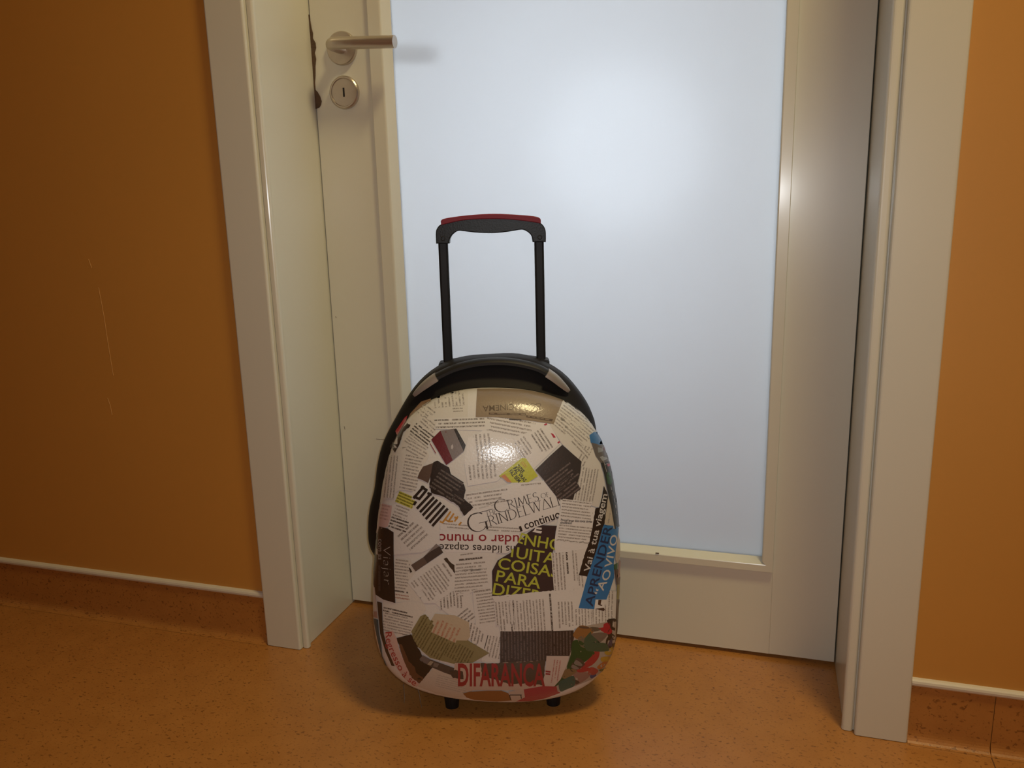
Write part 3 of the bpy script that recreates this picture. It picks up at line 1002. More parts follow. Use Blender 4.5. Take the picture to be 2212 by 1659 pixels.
# ---- undermost sheets of newsprint
clip(PL('ka', (1230, 420), (1450, 218), (1800, 62), (2150, 10), (2330, 30), (2330, 780), (1480, 760)), W3, 1, 'newsprint scrap with upright columns',
     [(('ka', 1880, 240), 32, 58, 84, 7.6, INK2), (('ka', 2090, 470), 20, 18, -3, 6, INK2)])
clip(PL('ka', (905, 690), (1250, 415), (1660, 760), (1480, 1210), (1330, 1390), (1330, 1600), (700, 1560), (860, 1000)), W4, 2, 'newsprint scrap with slanting paragraphs',
     [(('ka', 1330, 560), 30, 26, 38, 7.5, INK2), (('ka', 1240, 1080), 44, 26, 38, 6.6, KB, {'bold': 1}), (('ka', 1110, 1330), 46, 22, 38, 6.2, INK2), (('ka', 1400, 850), 34, 18, 42, 7, INK2)])
clip(PL('A', (640, 245), (1030, 228), (1080, 330), (990, 345), (600, 330)), W1, 3, 'newsprint strip with upside-down lines',
     [(('A', 810, 283), 100, 22, 178, 7.6, INK)])
clip(PL('A', (1000, 225), (1420, 262), (1560, 290), (1480, 420), (1300, 470), (940, 400), (1010, 330)), W2, 2, 'newsprint scrap beneath the cinema clipping',
     [(('A', 1230, 310), 96, 38, 11, 8, INK2)])
clip(PL('A', (880, 400), (1260, 420), (1300, 600), (1130, 720), (1120, 760), (880, 800), (850, 600)), W2, 3, 'glossy white scrap with upright columns',
     [(('A', 1010, 500), 62, 36, 84, 9, INK2), (('A', 1000, 680), 30, 56, 84, 9, INK2)])
clip(PL('A', (1250, 400), (1560, 300), (1640, 450), (1430, 650), (1390, 690), (1340, 560)), W2, 4, 'newsprint scrap with steep lines and red marks',
     [(('A', 1490, 430), 44, 30, 57, 7.5, INK), (('A', 1345, 480), 36, 24, 55, 7.5, INK2)],
     [shape(PL('A', (1560, 365), (1580, 370), (1603, 400), (1585, 405)), (0.42, 0.03, 0.06), 4.9), shape(PL('A', (1615, 440), (1632, 430), (1640, 440), (1622, 452)), (0.42, 0.03, 0.06), 4.9),
      shape(PL('A', (1505, 292), (1528, 284), (1534, 296), (1512, 304)), (0.42, 0.03, 0.06), 4.9)])
clip(PL('kb', (640, 240), (1030, 470), (1310, 780), (1430, 1005), (1240, 1110), (1270, 1320), (1380, 1700), (1120, 1659), (960, 1659), (585, 1310), (310, 880)), W3, 5, 'newsprint scrap under the upper right rim',
     [(('kb', 880, 640), 58, 46, 38, 6.4, INK2), (('kb', 1000, 1000), 52, 40, 40, 6.4, INK2), (('kb', 600, 880), 34, 26, 40, 6.6, INK2), (('kb', 1040, 1420), 46, 12, 46, 7, INK2)])
clip(PL('z4', (1440, 400), (1560, 20), (1640, 280), (1740, 450), (1788, 690), (1770, 900), (1715, 1150), (1300, 1060), (1430, 600)), W3, 5, 'newsprint scrap beside the grey diamond',
     [(('z4', 1520, 800), 70, 36, -80, 6.2, INK2), (('z4', 1490, 330), 40, 16, -62, 7, INK2)])
clip(PL('z3', (480, 200), (560, 270), (740, 190), (1060, 250), (1090, 330), (900, 660), (880, 850), (600, 880), (290, 1090), (330, 800), (370, 560), (420, 300)), W4, 3, 'newsprint scrap down the left edge',
     [(('z3', 800, 600), 34, 66, 12, 7, INK2), (('z3', 900, 240), 40, 22, 30, 7, INK2), (('z3', 480, 660), 84, 24, 96, 6.4, INK2)])
clip(PL('z3', (290, 1090), (500, 1120), (480, 1300), (430, 1450), (300, 1450), (250, 1560), (240, 1500), (262, 1350)), (0.58, 0.41, 0.385), 4, 'pinkish scrap on the left edge',
     [(('z3', 390, 1230), 18, 34, 12, 7, (0.4, 0.26, 0.24))])
clip(PL('z3', (500, 1120), (860, 880), (1110, 920), (1260, 1400), (1250, 1560), (1250, 1730), (980, 1860), (520, 1900), (520, 1500), (430, 1440)), W1, 3, 'white scrap with the barcode lettering',
     [(('z3', 650, 1230), 30, 24, 20, 7, INK2), (('z3', 605, 1420), 36, 26, 19, 6.8, KB, {'bold': 1}), (('z3', 830, 1590), 48, 46, -42, 9.5, INK2)],
     [block('z3', 715, 1030, 36, 25, 23, 6.3, (0.55, 0.52, 0.10), (0.16, 0.15, 0.02), 1.0, 1.0, 3.2)])
clip(PL('z5', (530, 500), (800, 520), (900, 690), (760, 870), (850, 980), (1000, 930), (1010, 1190), (820, 1160), (560, 1190), (535, 800)), W4, 2, 'newsprint scrap beside the black strip',
     [(('z5', 645, 740), 30, 56, 8, 6.6, INK2), (('z5', 640, 1015), 28, 7, 9, 7, KB, {'bold': 1}), (('z5', 660, 1100), 30, 14, 9, 6.5, (0.36, 0.2, 0.16))])
clip(PL('kc', (300, 150), (620, 250), (1250, 150), (1340, 400), (1100, 760), (970, 980), (780, 1090), (620, 1060), (530, 930), (340, 930), (320, 700), (290, 400)), W4, 1, 'newsprint scrap in the lower left',
     [(('kc', 670, 470), 60, 13, 13, 6.2, KB, {'bold': 1}), (('kc', 650, 760), 58, 36, 13, 6.0, INK2), (('kc', 800, 960), 26, 12, 14, 6, INK2)])
clip(PL('z5', (880, 690), (1310, 400), (1500, 580), (1490, 985), (1180, 1195), (1000, 1195), (990, 920), (840, 985), (750, 870)), W1, 4, 'newsprint scrap with steep paragraphs',
     [(('z5', 1180, 860), 52, 52, 54, 7.2, INK2), (('z5', 1080, 1040), 26, 18, 56, 7.2, INK2), (('z5', 1380, 680), 34, 8, 56, 9, INK2), (('z5', 860, 900), 16, 14, 54, 7, INK2)],
     [shape(rough_edge(PL('z5', (1318, 492), (1360, 470), (1420, 540), (1490, 590), (1498, 725), (1430, 640)), 0.8), (0.045, 0.035, 0.025), 4.8),
      shape(PL('z5', (765, 640), (785, 636), (820, 700), (785, 712)), (0.05, 0.04, 0.03), 4.8)])
clip(PL('z5', (1240, 330), (2160, 370), (2080, 700), (2090, 980), (1780, 1010), (1700, 1060), (1500, 1000), (1480, 590), (1310, 400)), W1, 3, 'newsprint scrap in the middle of the case',
     [(('z5', 1750, 620), 58, 22, -5, 7.4, INK2), (('z5', 1750, 830), 66, 44, -5, 7.2, INK2), (('z5', 1770, 490), 52, 8, -6, 8, KB, {'bold': 1}), (('z5', 1700, 415), 30, 6, -8, 6, INK2)])
clip(PL('z5', (1170, 1190), (1490, 985), (1720, 1000), (1800, 1300), (1820, 1560), (1520, 1480), (1300, 1300)), W1, 2, 'newsprint scrap with short upright lines',
     [(('z5', 1430, 1150), 34, 42, 86, 7.2, INK), (('z5', 1660, 1420), 34, 26, -38, 7.4, INK), (('z5', 1590, 1060), 14, 12, -6, 6.5, INK2)])
clip(PL('z5', (1780, 1005), (2100, 960), (2140, 1090), (2212, 1200), (2250, 1740), (1960, 1700), (1830, 1560), (1800, 1300)), W1, 4, 'newsprint column below the middle',
     [(('z5', 2010, 1270), 38, 62, -8, 6.7, INK2), (('z5', 1930, 1000), 36, 8, -8, 9, INK2)])
clip(PL('z7', (1740, 130), (2000, 190), (2212, 160), (2310, 300), (2400, 740), (1950, 760), (2040, 590), (1720, 330)), W1, 3, 'newsprint scrap beside the olive clipping',
     [(('z7', 1830, 290), 40, 34, 103, 7.2, INK), (('z7', 2170, 430), 62, 40, 103, 7, INK2)],
     [bars([(Q('z7', 2050, 200), Q('z7', 1965, 520))], 1.6, KK, 3.2)])

# ---- right-hand side text sheets
clip(PL('z4', (1100, 1020), (1210, 1030), (1300, 1050), (1660, 1155), (1620, 1450), (1590, 1640), (1545, 1790), (1030, 1900), (1010, 1700), (1050, 1440), (1110, 1150)), W2, 8, 'white scrap with horizontal text at the right',
     [(('z4', 1375, 1185), 62, 33, 7, 6.6, INK2), (('z4', 1340, 1570), 66, 34, 6, 6.3, INK2), (('z4', 1290, 1690), 62, 8, 6, 6, INK2)],
     [words('Porquê lançar dois novos singles', Q('z4', 1112, 1362), Q('z4', 1608, 1392), xh=3.4, col=KK, bold=0.02, lev=8), words('simultâneos?', Q('z4', 1104, 1402), Q('z4', 1290, 1413), xh=3.4, col=KK, bold=0.02, lev=8)])
clip(PL('z6', (975, 425), (1040, 410), (1545, 315), (1500, 480), (1400, 740), (1530, 770), (1460, 1010), (1040, 1020), (1000, 700)), W1, 8.4, 'white scrap with upright columns at the right',
     [(('z6', 1085, 690), 74, 26, 86, 7, INK2), (('z6', 1215, 560), 44, 7, 86, 7.5, KB, {'bold': 1}), (('z6', 1340, 600), 60, 13, 86, 6.6, INK2), (('z6', 1430, 850), 24, 14, 86, 6.6, INK2)])
clip(rough_edge(PL('z6', (20, 1085), (300, 1085), (620, 1072), (850, 1050), (1035, 1008), (1400, 955)), 0.9)[:-1] + PL('z6', (1430, 1100), (1395, 1275), (1640, 1290), (1990, 1000), (1985, 1480), (1330, 1600), (1320, 1640), (150, 1650), (100, 1250)), W1, 8.6,
     'torn white sheet across the lower half',
     [(('z6', 230, 1400), 58, 40, 85, 7, INK2), (('z6', 350, 1400), 62, 14, 85, 7, KB, {'bold': 1}), (('z6', 640, 1400), 64, 58, 86, 7, INK2), (('z6', 960, 1350), 76, 8, 86, 8, KB, {'bold': 1}), (('z6', 1190, 1380), 52, 34, 87, 7, INK2),
      (('z6', 1480, 1440), 38, 34, 88, 6.6, INK2), (('z6', 1770, 1400), 46, 40, 89, 6.6, INK2), (('z6', 1900, 1150), 36, 14, 91, 6.6, INK2)])

# ---- pictures and coloured scraps
cin = clip(PL('A', (957, 4), (1150, 1), (1340, 12), (1500, 40), (1662, 95), (1640, 150), (1585, 292), (1540, 285), (1380, 263), (1210, 243), (1080, 234), (945, 236), (950, 120)), (0.245, 0.185, 0.125), 6, 'shiny brown clipping at the top',
     extra=[shape(PL('ke', (620, 572), (1500, 590), (1500, 640), (620, 618)), (0.07, 0.04, 0.025), 6.3), shape(PL('ke', (1512, 632), (2150, 735), (2120, 785), (1505, 685)), (0.07, 0.04, 0.025), 6.3),
            shape(PL('ke', (1100, 715), (1395, 732), (1395, 750), (1105, 745)), (0.05, 0.04, 0.035), 6.3)] +
           [bars([(Q('ke', x0, y0), Q('ke', x1, y1))], 2.2, (0.2, 0.145, 0.10), 6) for x0, y0, x1, y1 in ((650, 592, 750, 596), (815, 598, 1050, 604), (1120, 606, 1330, 612), (1380, 614, 1480, 618), (1550, 658, 1600, 666), (1640, 674, 1720, 688), (1760, 694, 1830, 706), (1850, 710, 1930, 724), (1960, 728, 2060, 748))])
letter(cin, 'CASA DO CINEMA printed upside down', words('CASA DO', Q('ke', 1862, 352), Q('ke', 1268, 362), cap=8.2, col=(0.07, 0.04, 0.025), lev=6), words('CINEMA', Q('ke', 1222, 368), Q('ke', 470, 415), cap=12.0, col=(0.07, 0.04, 0.025), lev=6, bold=0.004))
ON = 'both'
clip(PL('ka', (1450, 235), (1220, 305), (960, 590), (915, 690), (1240, 432), (1445, 305)), (0.24, 0.14, 0.075), 3, 'brown sliver at the upper left rim')
clip(rough_edge(PL('ka', (970, 862), (885, 822), (640, 1110), (480, 1380), (600, 1520), (720, 1290), (800, 1030), (955, 900)), 0.7), (0.025, 0.018, 0.014), 4, 'torn black scrap at the upper left rim')
clip(PL('ka', (895, 640), (868, 765), (650, 1122), (608, 1010), (830, 690)), (0.40, 0.025, 0.035), 5, 'red sliver at the upper left rim')
ON = 'front'
clip(PL('A', (580, 418), (655, 345), (782, 328), (862, 462), (850, 512), (755, 590), (703, 628)), (0.125, 0.012, 0.02), 6, 'maroon and grey picture',
     extra=[shape(PL('A', (655, 345), (782, 328), (862, 462), (850, 512), (757, 588)), (0.20, 0.175, 0.175), 6.4), shape(PL('A', (766, 336), (786, 329), (863, 464), (848, 516), (830, 480), (840, 462)), (0.025, 0.025, 0.024), 6.8),
            shape(PL('A', (742, 470), (756, 455), (762, 480), (752, 500), (742, 492)), (0.45, 0.42, 0.42), 6.8), bars([(Q('A', 570, 450), Q('A', 618, 532))], 1.6, (0.22, 0.02, 0.03), 5)])
clip(PL('A', (465, 735), (482, 690), (512, 640), (602, 608), (580, 700), (555, 776), (510, 752)), (0.10, 0.065, 0.05), 5, 'brown scrap beside the torn black one')
clip(PL('A', (598, 604), (630, 592), (690, 628), (725, 645), (745, 710), (770, 745), (845, 780), (862, 835), (845, 905), (900, 945), (925, 975), (850, 1045), (820, 1000), (800, 960), (690, 890), (580, 855), (565, 790), (572, 720)), KK, 6, 'torn black scrap with grey print',
     [(('A', 705, 790), 52, 44, 33, 8.2, (0.13, 0.11, 0.10)), (('A', 800, 910), 24, 18, 33, 8.2, (0.13, 0.11, 0.10))], torn=0.8)
letter(None, 'bold barcode-like black letters', bars([(Q('z3', *a), Q('z3', *b)) for a, b in (((1110, 935), (893, 1168)), ((1166, 985), (943, 1224)), ((1217, 1025), (985, 1276)), ((1276, 1070), (1033, 1334)), ((1332, 1118), (1092, 1394)), ((1384, 1165), (1138, 1444)),
        ((1006, 812), (838, 1004)), ((1050, 868), (930, 1016)), ((960, 815), (1056, 880)), ((836, 975), (946, 1018)), ((1060, 920), (1130, 945)), ((880, 1052), (846, 1110)))], 5.6, KK, 5))
letter(None, 'orange script lettering', bars([(Q('z3', *a), Q('z3', *b)) for a, b in (((1430, 1212), (1300, 1390)), ((1256, 1372), (1312, 1394)), ((1480, 1244), (1392, 1372)), ((1392, 1372), (1470, 1368)), ((1545, 1290), (1490, 1372)), ((1490, 1300), (1540, 1330)), ((1600, 1380), (1556, 1432)), ((1340, 1340), (1400, 1372)))], 3.6, (0.50, 0.25, 0.05), 5))
clip(PL('z4', (1135, 155), (1290, 290), (1442, 420), (1420, 600), (1300, 1050), (1210, 1035), (1110, 1022), (900, 780), (708, 555), (930, 340)), (0.042, 0.034, 0.032), 7, 'dark grey diamond-shaped clipping',
     [(('z4', 1130, 680), 62, 30, -38, 7.4, (0.15, 0.12, 0.115)), (('z4', 1200, 860), 48, 32, -38, 7.4, (0.15, 0.12, 0.115))])
yel = clip(PL('z4', (500, 358), (560, 370), (752, 650), (600, 748), (330, 755), (132, 650)), (0.50, 0.52, 0.035), 6, 'yellow-green clipping',
     extra=[shape(PL('z4', (160, 650), (225, 622), (335, 752), (265, 745)), (0.55, 0.22, 0.08), 6.4), block('z4', 530, 470, 15, 7, 50, 3.6, (0.50, 0.52, 0.035), (0.5, 0.2, 0.05), 1, 0, 6.2)])
letter(yel, 'DIZER PALAVRAS FAZ BEM in black', words('DIZER', Q('z4', 398, 505), Q('z4', 500, 618), cap=8.6, col=KK, bold=0.02, lev=6.6), words('PAL VRAS', Q('z4', 345, 540), Q('z4', 532, 748), cap=8.0, col=KK, bold=0.02, lev=6.6), words('FAZ BEM', Q('z4', 286, 582), Q('z4', 440, 755), cap=8.0, col=KK, bold=0.02, lev=6.6))
cri = clip(PL('A', (870, 900), (1190, 800), (1250, 770), (1360, 765), (1540, 752), (1640, 905), (1632, 1040), (1560, 1090), (1440, 1140), (1310, 1190), (900, 1170), (655, 1160), (650, 1095), (830, 1060), (880, 1010)), W2, 5, 'white clipping with a film title',
     [(('A', 1050, 895), 84, 26, -8, 8, INK2), (('A', 780, 1130), 52, 14, 185, 6.5, INK2), (('A', 1170, 1155), 74, 14, 183, 6.5, INK2), (('A', 1400, 785), 40, 8, -5, 6.5, INK2), (('A', 1000, 975), 48, 9, -12, 8, INK2, {'dens': 0.5})])
CK = (0.035, 0.03, 0.028)
letter(cri, 'THE CRIMES OF GRINDELWALD in serif capitals', roman('THE', Q('z3', 1988, 1284), Q('z3', 2168, 1246), 9.5, CK, 5), roman('C', Q('z4', 78, 1240), Q('z4', 275, 1195), 26.5, CK, 5, .03, .08), roman('RIMES', Q('z4', 285, 1172), Q('z4', 775, 1036), 18.6, CK, 5),
       roman('OF', Q('z4', 805, 1006), Q('z4', 935, 972), 9.8, CK, 5), roman('G', Q('z3', 1722, 1548), Q('z3', 2050, 1476), 36, CK, 5, .03, .085), roman('RINDELWALI', Q('z3', 2052, 1446), Q('z4', 1108, 1108), 21.5, CK, 5),
       bars([(Q('z3', 1738, 1272), Q('z3', 2095, 1172))], 1.2, CK, 5))
letter(cri, 'the word continuo in black', words('1', Q('z4', 472, 1532), Q('z4', 508, 1520), cap=11, col=KK, bold=0.01, lev=5), words('continuo', Q('z4', 552, 1498), Q('z4', 1118, 1306), xh=11.4, col=KK, bold=0.012, lev=5))
mud = clip(PL('A', (645, 1158), (900, 1168), (1305, 1185), (1290, 1285), (1200, 1352), (1000, 1342), (700, 1342), (640, 1280), (655, 1230)), W2, 4.2, 'white clipping with an upside-down headline')
letter(mud, 'mudar o mundo in red, upside down', words('udar o munc', Q('z6', 452, 116), Q('z5', 1256, 98), xh=13.4, col=(0.26, 0.016, 0.03), bold=0.008, lev=4.4))
letter(mud, 'líderes capazes in black, upside down', words('ns líderes capaze', Q('z6', 385, 286), Q('z5', 1250, 258), xh=10.4, col=KK, bold=0.004, lev=4.4))
coi = clip(PL('z6', (590, 75), (720, -15), (820, -45), (1052, -35), (1030, 60), (1004, 330), (970, 430), (1000, 700), (1040, 1030), (850, 1065), (300, 1110), (22, 1100), (25, 850), (62, 740), (22, 682), (110, 515), (320, 390), (420, 250)), (0.032, 0.021, 0.025), 6.4, 'dark clipping with yellow capitals')
YG = (0.43, 0.47, 0.055)
letter(coi, 'TENHO MUITAS COISAS PARA DIZER in yellow capitals', words('E', Q('z6', 430, 225), Q('z6', 505, 255), cap=22, col=YG, bold=0.012, lev=6.6), words('NHO', Q('z6', 530, 268), Q('z6', 1120, 362), cap=23.5, col=YG, bold=0.012, lev=6.6), words('I', Q('z6', 318, 458), Q('z6', 352, 462), cap=17, col=YG, lev=6.6, bold=0.012),
       words('UITAS', Q('z6', 398, 478), Q('z6', 1150, 592), cap=23.5, col=YG, bold=0.012, lev=6.6), words('COISAS', Q('z6', 108, 640), Q('z6', 1070, 792), cap=23.5, col=YG, bold=0.012, lev=6.6), words('PARA', Q('z6', 76, 842), Q('z6', 782, 965), cap=23.5, col=YG, bold=0.012, lev=6.6), words('DIZER', Q('z6', 26, 1050), Q('z6', 790, 1176), cap=24, col=YG, bold=0.012, lev=6.6))
letter(coi, 'white letter fragment', shape(PL('z4', (660, 1535), (692, 1508), (815, 1525), (800, 1562)), W2, 7.4), shape(PL('z4', (714, 1458), (812, 1470), (806, 1500), (722, 1490)), W2, 7.4), shape(PL('z4', (688, 1512), (714, 1458), (736, 1466), (716, 1518)), W2, 7.4))

vai = clip(PL('z6', (1660, -315), (1715, -325), (1760, -480), (1790, -670), (1842, -560), (1858, -500), (1800, -60), (1770, 0), (1690, 310), (1610, 560), (1530, 772), (1395, 745), (1500, 380), (1570, 200), (1605, 20)), KK, 9.5, 'black strip along the right side', torn=0.5)
WH = (0.55, 0.54, 0.52)
letter(vai, 'Vai à tua viagem in white', words('Vai à tua viagem', Q('z6', 1565, 702), Q('z6', 1846, -530), xh=8.2, col=WH, bold=0.012, lev=9.8))
clip(PL('z4', (1830, 855), (1905, 1150), (1962, 1490), (1890, 1472), (1796, 1404), (1852, 950)), (0.50, 0.44, 0.34), 9, 'cream sliver beside the black strip', [(('z4', 1880, 1290), 30, 8, -80, 6, INK2)])
apr = clip(PL('z6', (1765, 20), (1790, -50), (1900, 0), (1990, -30), (2025, 0), (2010, 120), (1985, 300), (1945, 560), (1952, 790), (1890, 980), (1832, 1137), (1660, 1135), (1640, 1290), (1393, 1272), (1470, 1000), (1530, 770), (1690, 310)), (0.022, 0.16, 0.40), 10.5, 'blue strip along the right side',
     extra=[shape(PL('z6', (1662, 1137), (1760, 1140), (1810, 1292), (1642, 1292)), W2, 10.3), shape(PL('z6', (1705, 1142), (1755, 1142), (1740, 1215), (1772, 1226), (1752, 1242), (1697, 1216)), (0.06, 0.035, 0.025), 10.7), shape(PL('z6', (1650, 1282), (1790, 1268), (1806, 1292), (1792, 1322), (1720, 1300)), (0.06, 0.035, 0.025), 10.9)])
letter(apr, 'APRENDER in navy on blue', words('APRENDER', Q('z6', 1612, 1255), Q('z6', 1926, -20), cap=17.5, col=(0.008, 0.028, 0.085), bold=0.012, lev=10.8))
letter(apr, 'AO VIVO in white on blue', words('“AO', Q('z6', 1742, 1085), Q('z6', 1918, 690), cap=15.5, col=WH, bold=0.012, lev=10.8), words('VIVO', Q('z6', 1905, 640), Q('z6', 2010, 120), cap=14.5, col=WH, bold=0.012, lev=10.8))
clip(PL('kb', (1235, 1112), (1330, 1045), (1440, 1012), (1540, 1180), (1610, 1330), (1460, 1345), (1320, 1335), (1270, 1290)), (0.035, 0.15, 0.36), 9, 'blue scrap at the right rim')
clip(PL('z4', (1590, 120), (1700, 150), (1810, 150), (1850, 280), (1885, 410), (1745, 450), (1660, 330)), (0.115, 0.10, 0.09), 9.4, 'grey-brown scrap at the right rim', extra=[shape(PL('z4', (1722, 350), (1860, 300), (1880, 368), (1765, 412)), (0.30, 0.32, 0.33), 9.8), shape(PL('z4', (1690, 200), (1770, 190), (1780, 260), (1700, 280)), (0.24, 0.26, 0.27), 9.8), shape(PL('z4', (1775, 205), (1815, 175), (1822, 225), (1790, 255)), (0.16, 0.03, 0.03), 9.9)])
clip(PL('z4', (1740, 445), (1890, 410), (1925, 560), (1962, 700), (2008, 1000), (2030, 1250), (2036, 1452), (1962, 1500), (1905, 1150), (1832, 810), (1790, 600)), (0.016, 0.019, 0.016), 9.8, 'black scrap with a green patch on the right side',
     extra=[shape(PL('z4', (1828, 640), (1850, 590), (1890, 600), (1925, 740), (1895, 792), (1848, 770)), (0.025, 0.085, 0.03), 10.2), shape(PL('z4', (1838, 460), (1878, 450), (1886, 490), (1850, 502)), (0.4, 0.05, 0.09), 10.2), bars([(Q('z4', 1780, 400), Q('z4', 1835, 590)), (Q('z4', 1800, 475), Q('z4', 1885, 436)), (Q('z4', 1900, 820), Q('z4', 1912, 870)), (Q('z4', 1925, 900), Q('z4', 1940, 960)), (Q('z4', 1952, 1010), Q('z4', 1960, 1070)), (Q('z4', 1968, 1110), Q('z4', 1976, 1160)), (Q('z4', 1984, 1200), Q('z4', 1990, 1250))], 1.0, (0.35, 0.34, 0.32), 9.6)])
RS = [((0.46, 0.41, 0.34), [(1990, 20), (2045, 200), (2052, 420), (2000, 560), (1975, 490)], 'cream scrap on the right side'), ((0.03, 0.10, 0.035), [(1938, 590), (2010, 552), (2005, 650), (1950, 665)], 'green scrap on the right side'),
      ((0.36, 0.20, 0.19), [(2035, 500), (2062, 540), (2062, 780), (2010, 802)], 'pink scrap on the right side'), ((0.075, 0.042, 0.03), [(1955, 660), (2010, 650), (2012, 800), (2058, 790), (2050, 905), (1990, 905)], 'brown scrap on the right side'),
      ((0.22, 0.20, 0.045), [(2000, 905), (2052, 900), (2048, 1140), (1992, 1140)], 'olive scrap on the right side'), ((0.075, 0.04, 0.028), [(1990, 1140), (2050, 1140), (2032, 1500), (2020, 1650), (1975, 1490)], 'long brown scrap on the right side')]
for c, pts, lb in RS: clip(PL('z6', *pts), c, 9, lb)

# ---- lower left
clip(PL('z7', (1030, -25), (1110, 80), (1200, 195), (1400, 380), (1700, 385), (2045, 590), (1780, 742), (1490, 765), (1100, 665), (960, 545), (800, 250), (950, 0)), (0.235, 0.205, 0.095), 5, 'olive-green clipping',
     [(('z7', 1000, 260), 62, 34, -60, 6.4, (0.10, 0.08, 0.03)), (('z7', 1230, 480), 46, 34, -60, 6.4, (0.10, 0.08, 0.03)), (('z7', 1560, 590), 34, 52, -62, 6.4, (0.10, 0.08, 0.03))])
clip(PL('z7', (1110, 75), (1180, -40), (1500, -10), (1720, 100), (1740, 320), (1690, 390), (1400, 385), (1210, 200)), (0.50, 0.42, 0.30), 5.4, 'pale tissue-like scrap with red lines', [(('z7', 1360, 230), 30, 48, -66, 9.6, (0.40, 0.14, 0.08), {'dens': 0.75})])
clip(rough_edge(PL('z7', (565, 352), (650, 352), (800, 290), (980, 640), (930, 690), (1060, 770), (1142, 820), (930, 1072), (790, 960), (690, 720), (600, 440)), 0.8), (0.022, 0.015, 0.011), 6, 'torn black scrap in the lower left',
     extra=[shape(rough_edge(PL('z7', (600, 440), (690, 720), (790, 960), (930, 1070), (1000, 990), (880, 900), (850, 800), (760, 720), (700, 560), (650, 450)), 0.8), (0.12, 0.055, 0.028), 6.4)])
clip(PL('z7', (985, 620), (1110, 690), (1330, 770), (1550, 850), (1540, 972), (1330, 900), (1140, 820), (1050, 770), (930, 690)), (0.07, 0.055, 0.045), 6.6, 'narrow grey picture strip',
     extra=[shape(PL('z7', (985, 622), (1108, 690), (1050, 765), (935, 690)), (0.14, 0.115, 0.11), 6.9), shape(PL('z7', (1105, 710), (1160, 725), (1110, 785), (1055, 765)), (0.32, 0.27, 0.20), 6.9), shape(PL('z7', (1165, 735), (1245, 760), (1215, 815), (1150, 800)), (0.17, 0.14, 0.12), 6.9)])
clip(PL('z7', (1145, 820), (1330, 900), (1540, 972), (1800, 1080), (1775, 1185), (1720, 1300), (1500, 1290), (1200, 1230), (890, 1115), (925, 1078)), (0.52, 0.45, 0.37), 6.2, 'white folded scrap at the bottom',
     [(('z7', 1440, 1080), 62, 24, 14, 4.6, INK2, {'dens': 0.55})])
reg = clip(PL('z7', (372, 270), (512, 230), (572, 352), (610, 520), (690, 720), (790, 940), (930, 1080), (885, 1125), (700, 1000), (520, 750), (430, 520)), (0.58, 0.40, 0.35), 6.4, 'pinkish strip down the lower left edge')
letter(reg, 'Regresso in red', curved_words('Regresso à se', [Q('z7', *q) for q in ((398, 256), (412, 420), (480, 600), (570, 790), (650, 930), (780, 1060), (860, 1110))], 8.6, (0.36, 0.045, 0.04), 6.8, 0.006))
via = clip(PL('z5', (300, -22), (430, 10), (525, 70), (526, 330), (532, 700), (552, 1196), (360, 1140), (240, 1062), (205, 900), (205, 600), (225, 330), (245, 200), (275, 60)), (0.024, 0.015, 0.012), 6, 'black strip on the left side')
letter(via, 'Viajar in thin white letters', words('Viajar', Q('z5', 355, 300), Q('z5', 372, 905), cap=16.5, col=(0.42, 0.38, 0.35), bold=-0.028, lev=6.2, shear=0.1))
letter(via, 'com as in white', words('com as', Q('z5', 288, 175), Q('z5', 284, 505), xh=6.0, col=(0.42, 0.38, 0.35), bold=0.0, lev=6.2, shear=0.1))
letter(via, 'faint grey word', block('z5', 300, 800, 50, 9, 90, 9, (0.024, 0.015, 0.012), (0.06, 0.045, 0.038), 1, 1, 6.2))
clip(PL('z5', (800, 590), (1000, 462), (1200, 250), (1252, 300), (1312, 390), (1060, 562), (872, 692)), (0.115, 0.085, 0.072), 6, 'dark grey picture scrap',
     extra=[shape(PL('z5', (1000, 462), (1205, 300), (1255, 300), (1312, 390), (1060, 560)), (0.055, 0.045, 0.042), 6.3), shape(PL('z5', (1000, 460), (1195, 255), (1250, 290), (1100, 380)), (0.22, 0.19, 0.175), 6.6)])
# side band, left
ON = 'both'
for c, pts, lb in (((0.035, 0.10, 0.13), [(200, 40), (280, 60), (290, 240), (330, 470), (345, 640), (300, 520), (250, 300)], 'blue scrap on the left side'), ((0.40, 0.27, 0.23), [(195, -70), (270, -70), (285, 40), (205, 20)], 'pink scrap on the left side'),
                   ((0.02, 0.05, 0.05), [(290, 480), (345, 640), (420, 800), (390, 790), (330, 640)], 'dark teal scrap on the left side'), ((0.045, 0.03, 0.02), [(262, -230), (340, -210), (350, 100), (370, 300), (440, 560), (540, 800), (490, 790), (390, 560), (310, 280), (285, 20)], 'dark strip on the lower left edge')):
    clip(PL('z7', *pts), c, 5, lb)
letter(None, 'thin white edge line', bars([(Q('z5', 222, 945), Q('z5', 250, 1200)), (Q('z5', 250, 1200), Q('z5', 278, 1450))], 1.4, (0.5, 0.45, 0.38), 5.6))

ON = 'front'
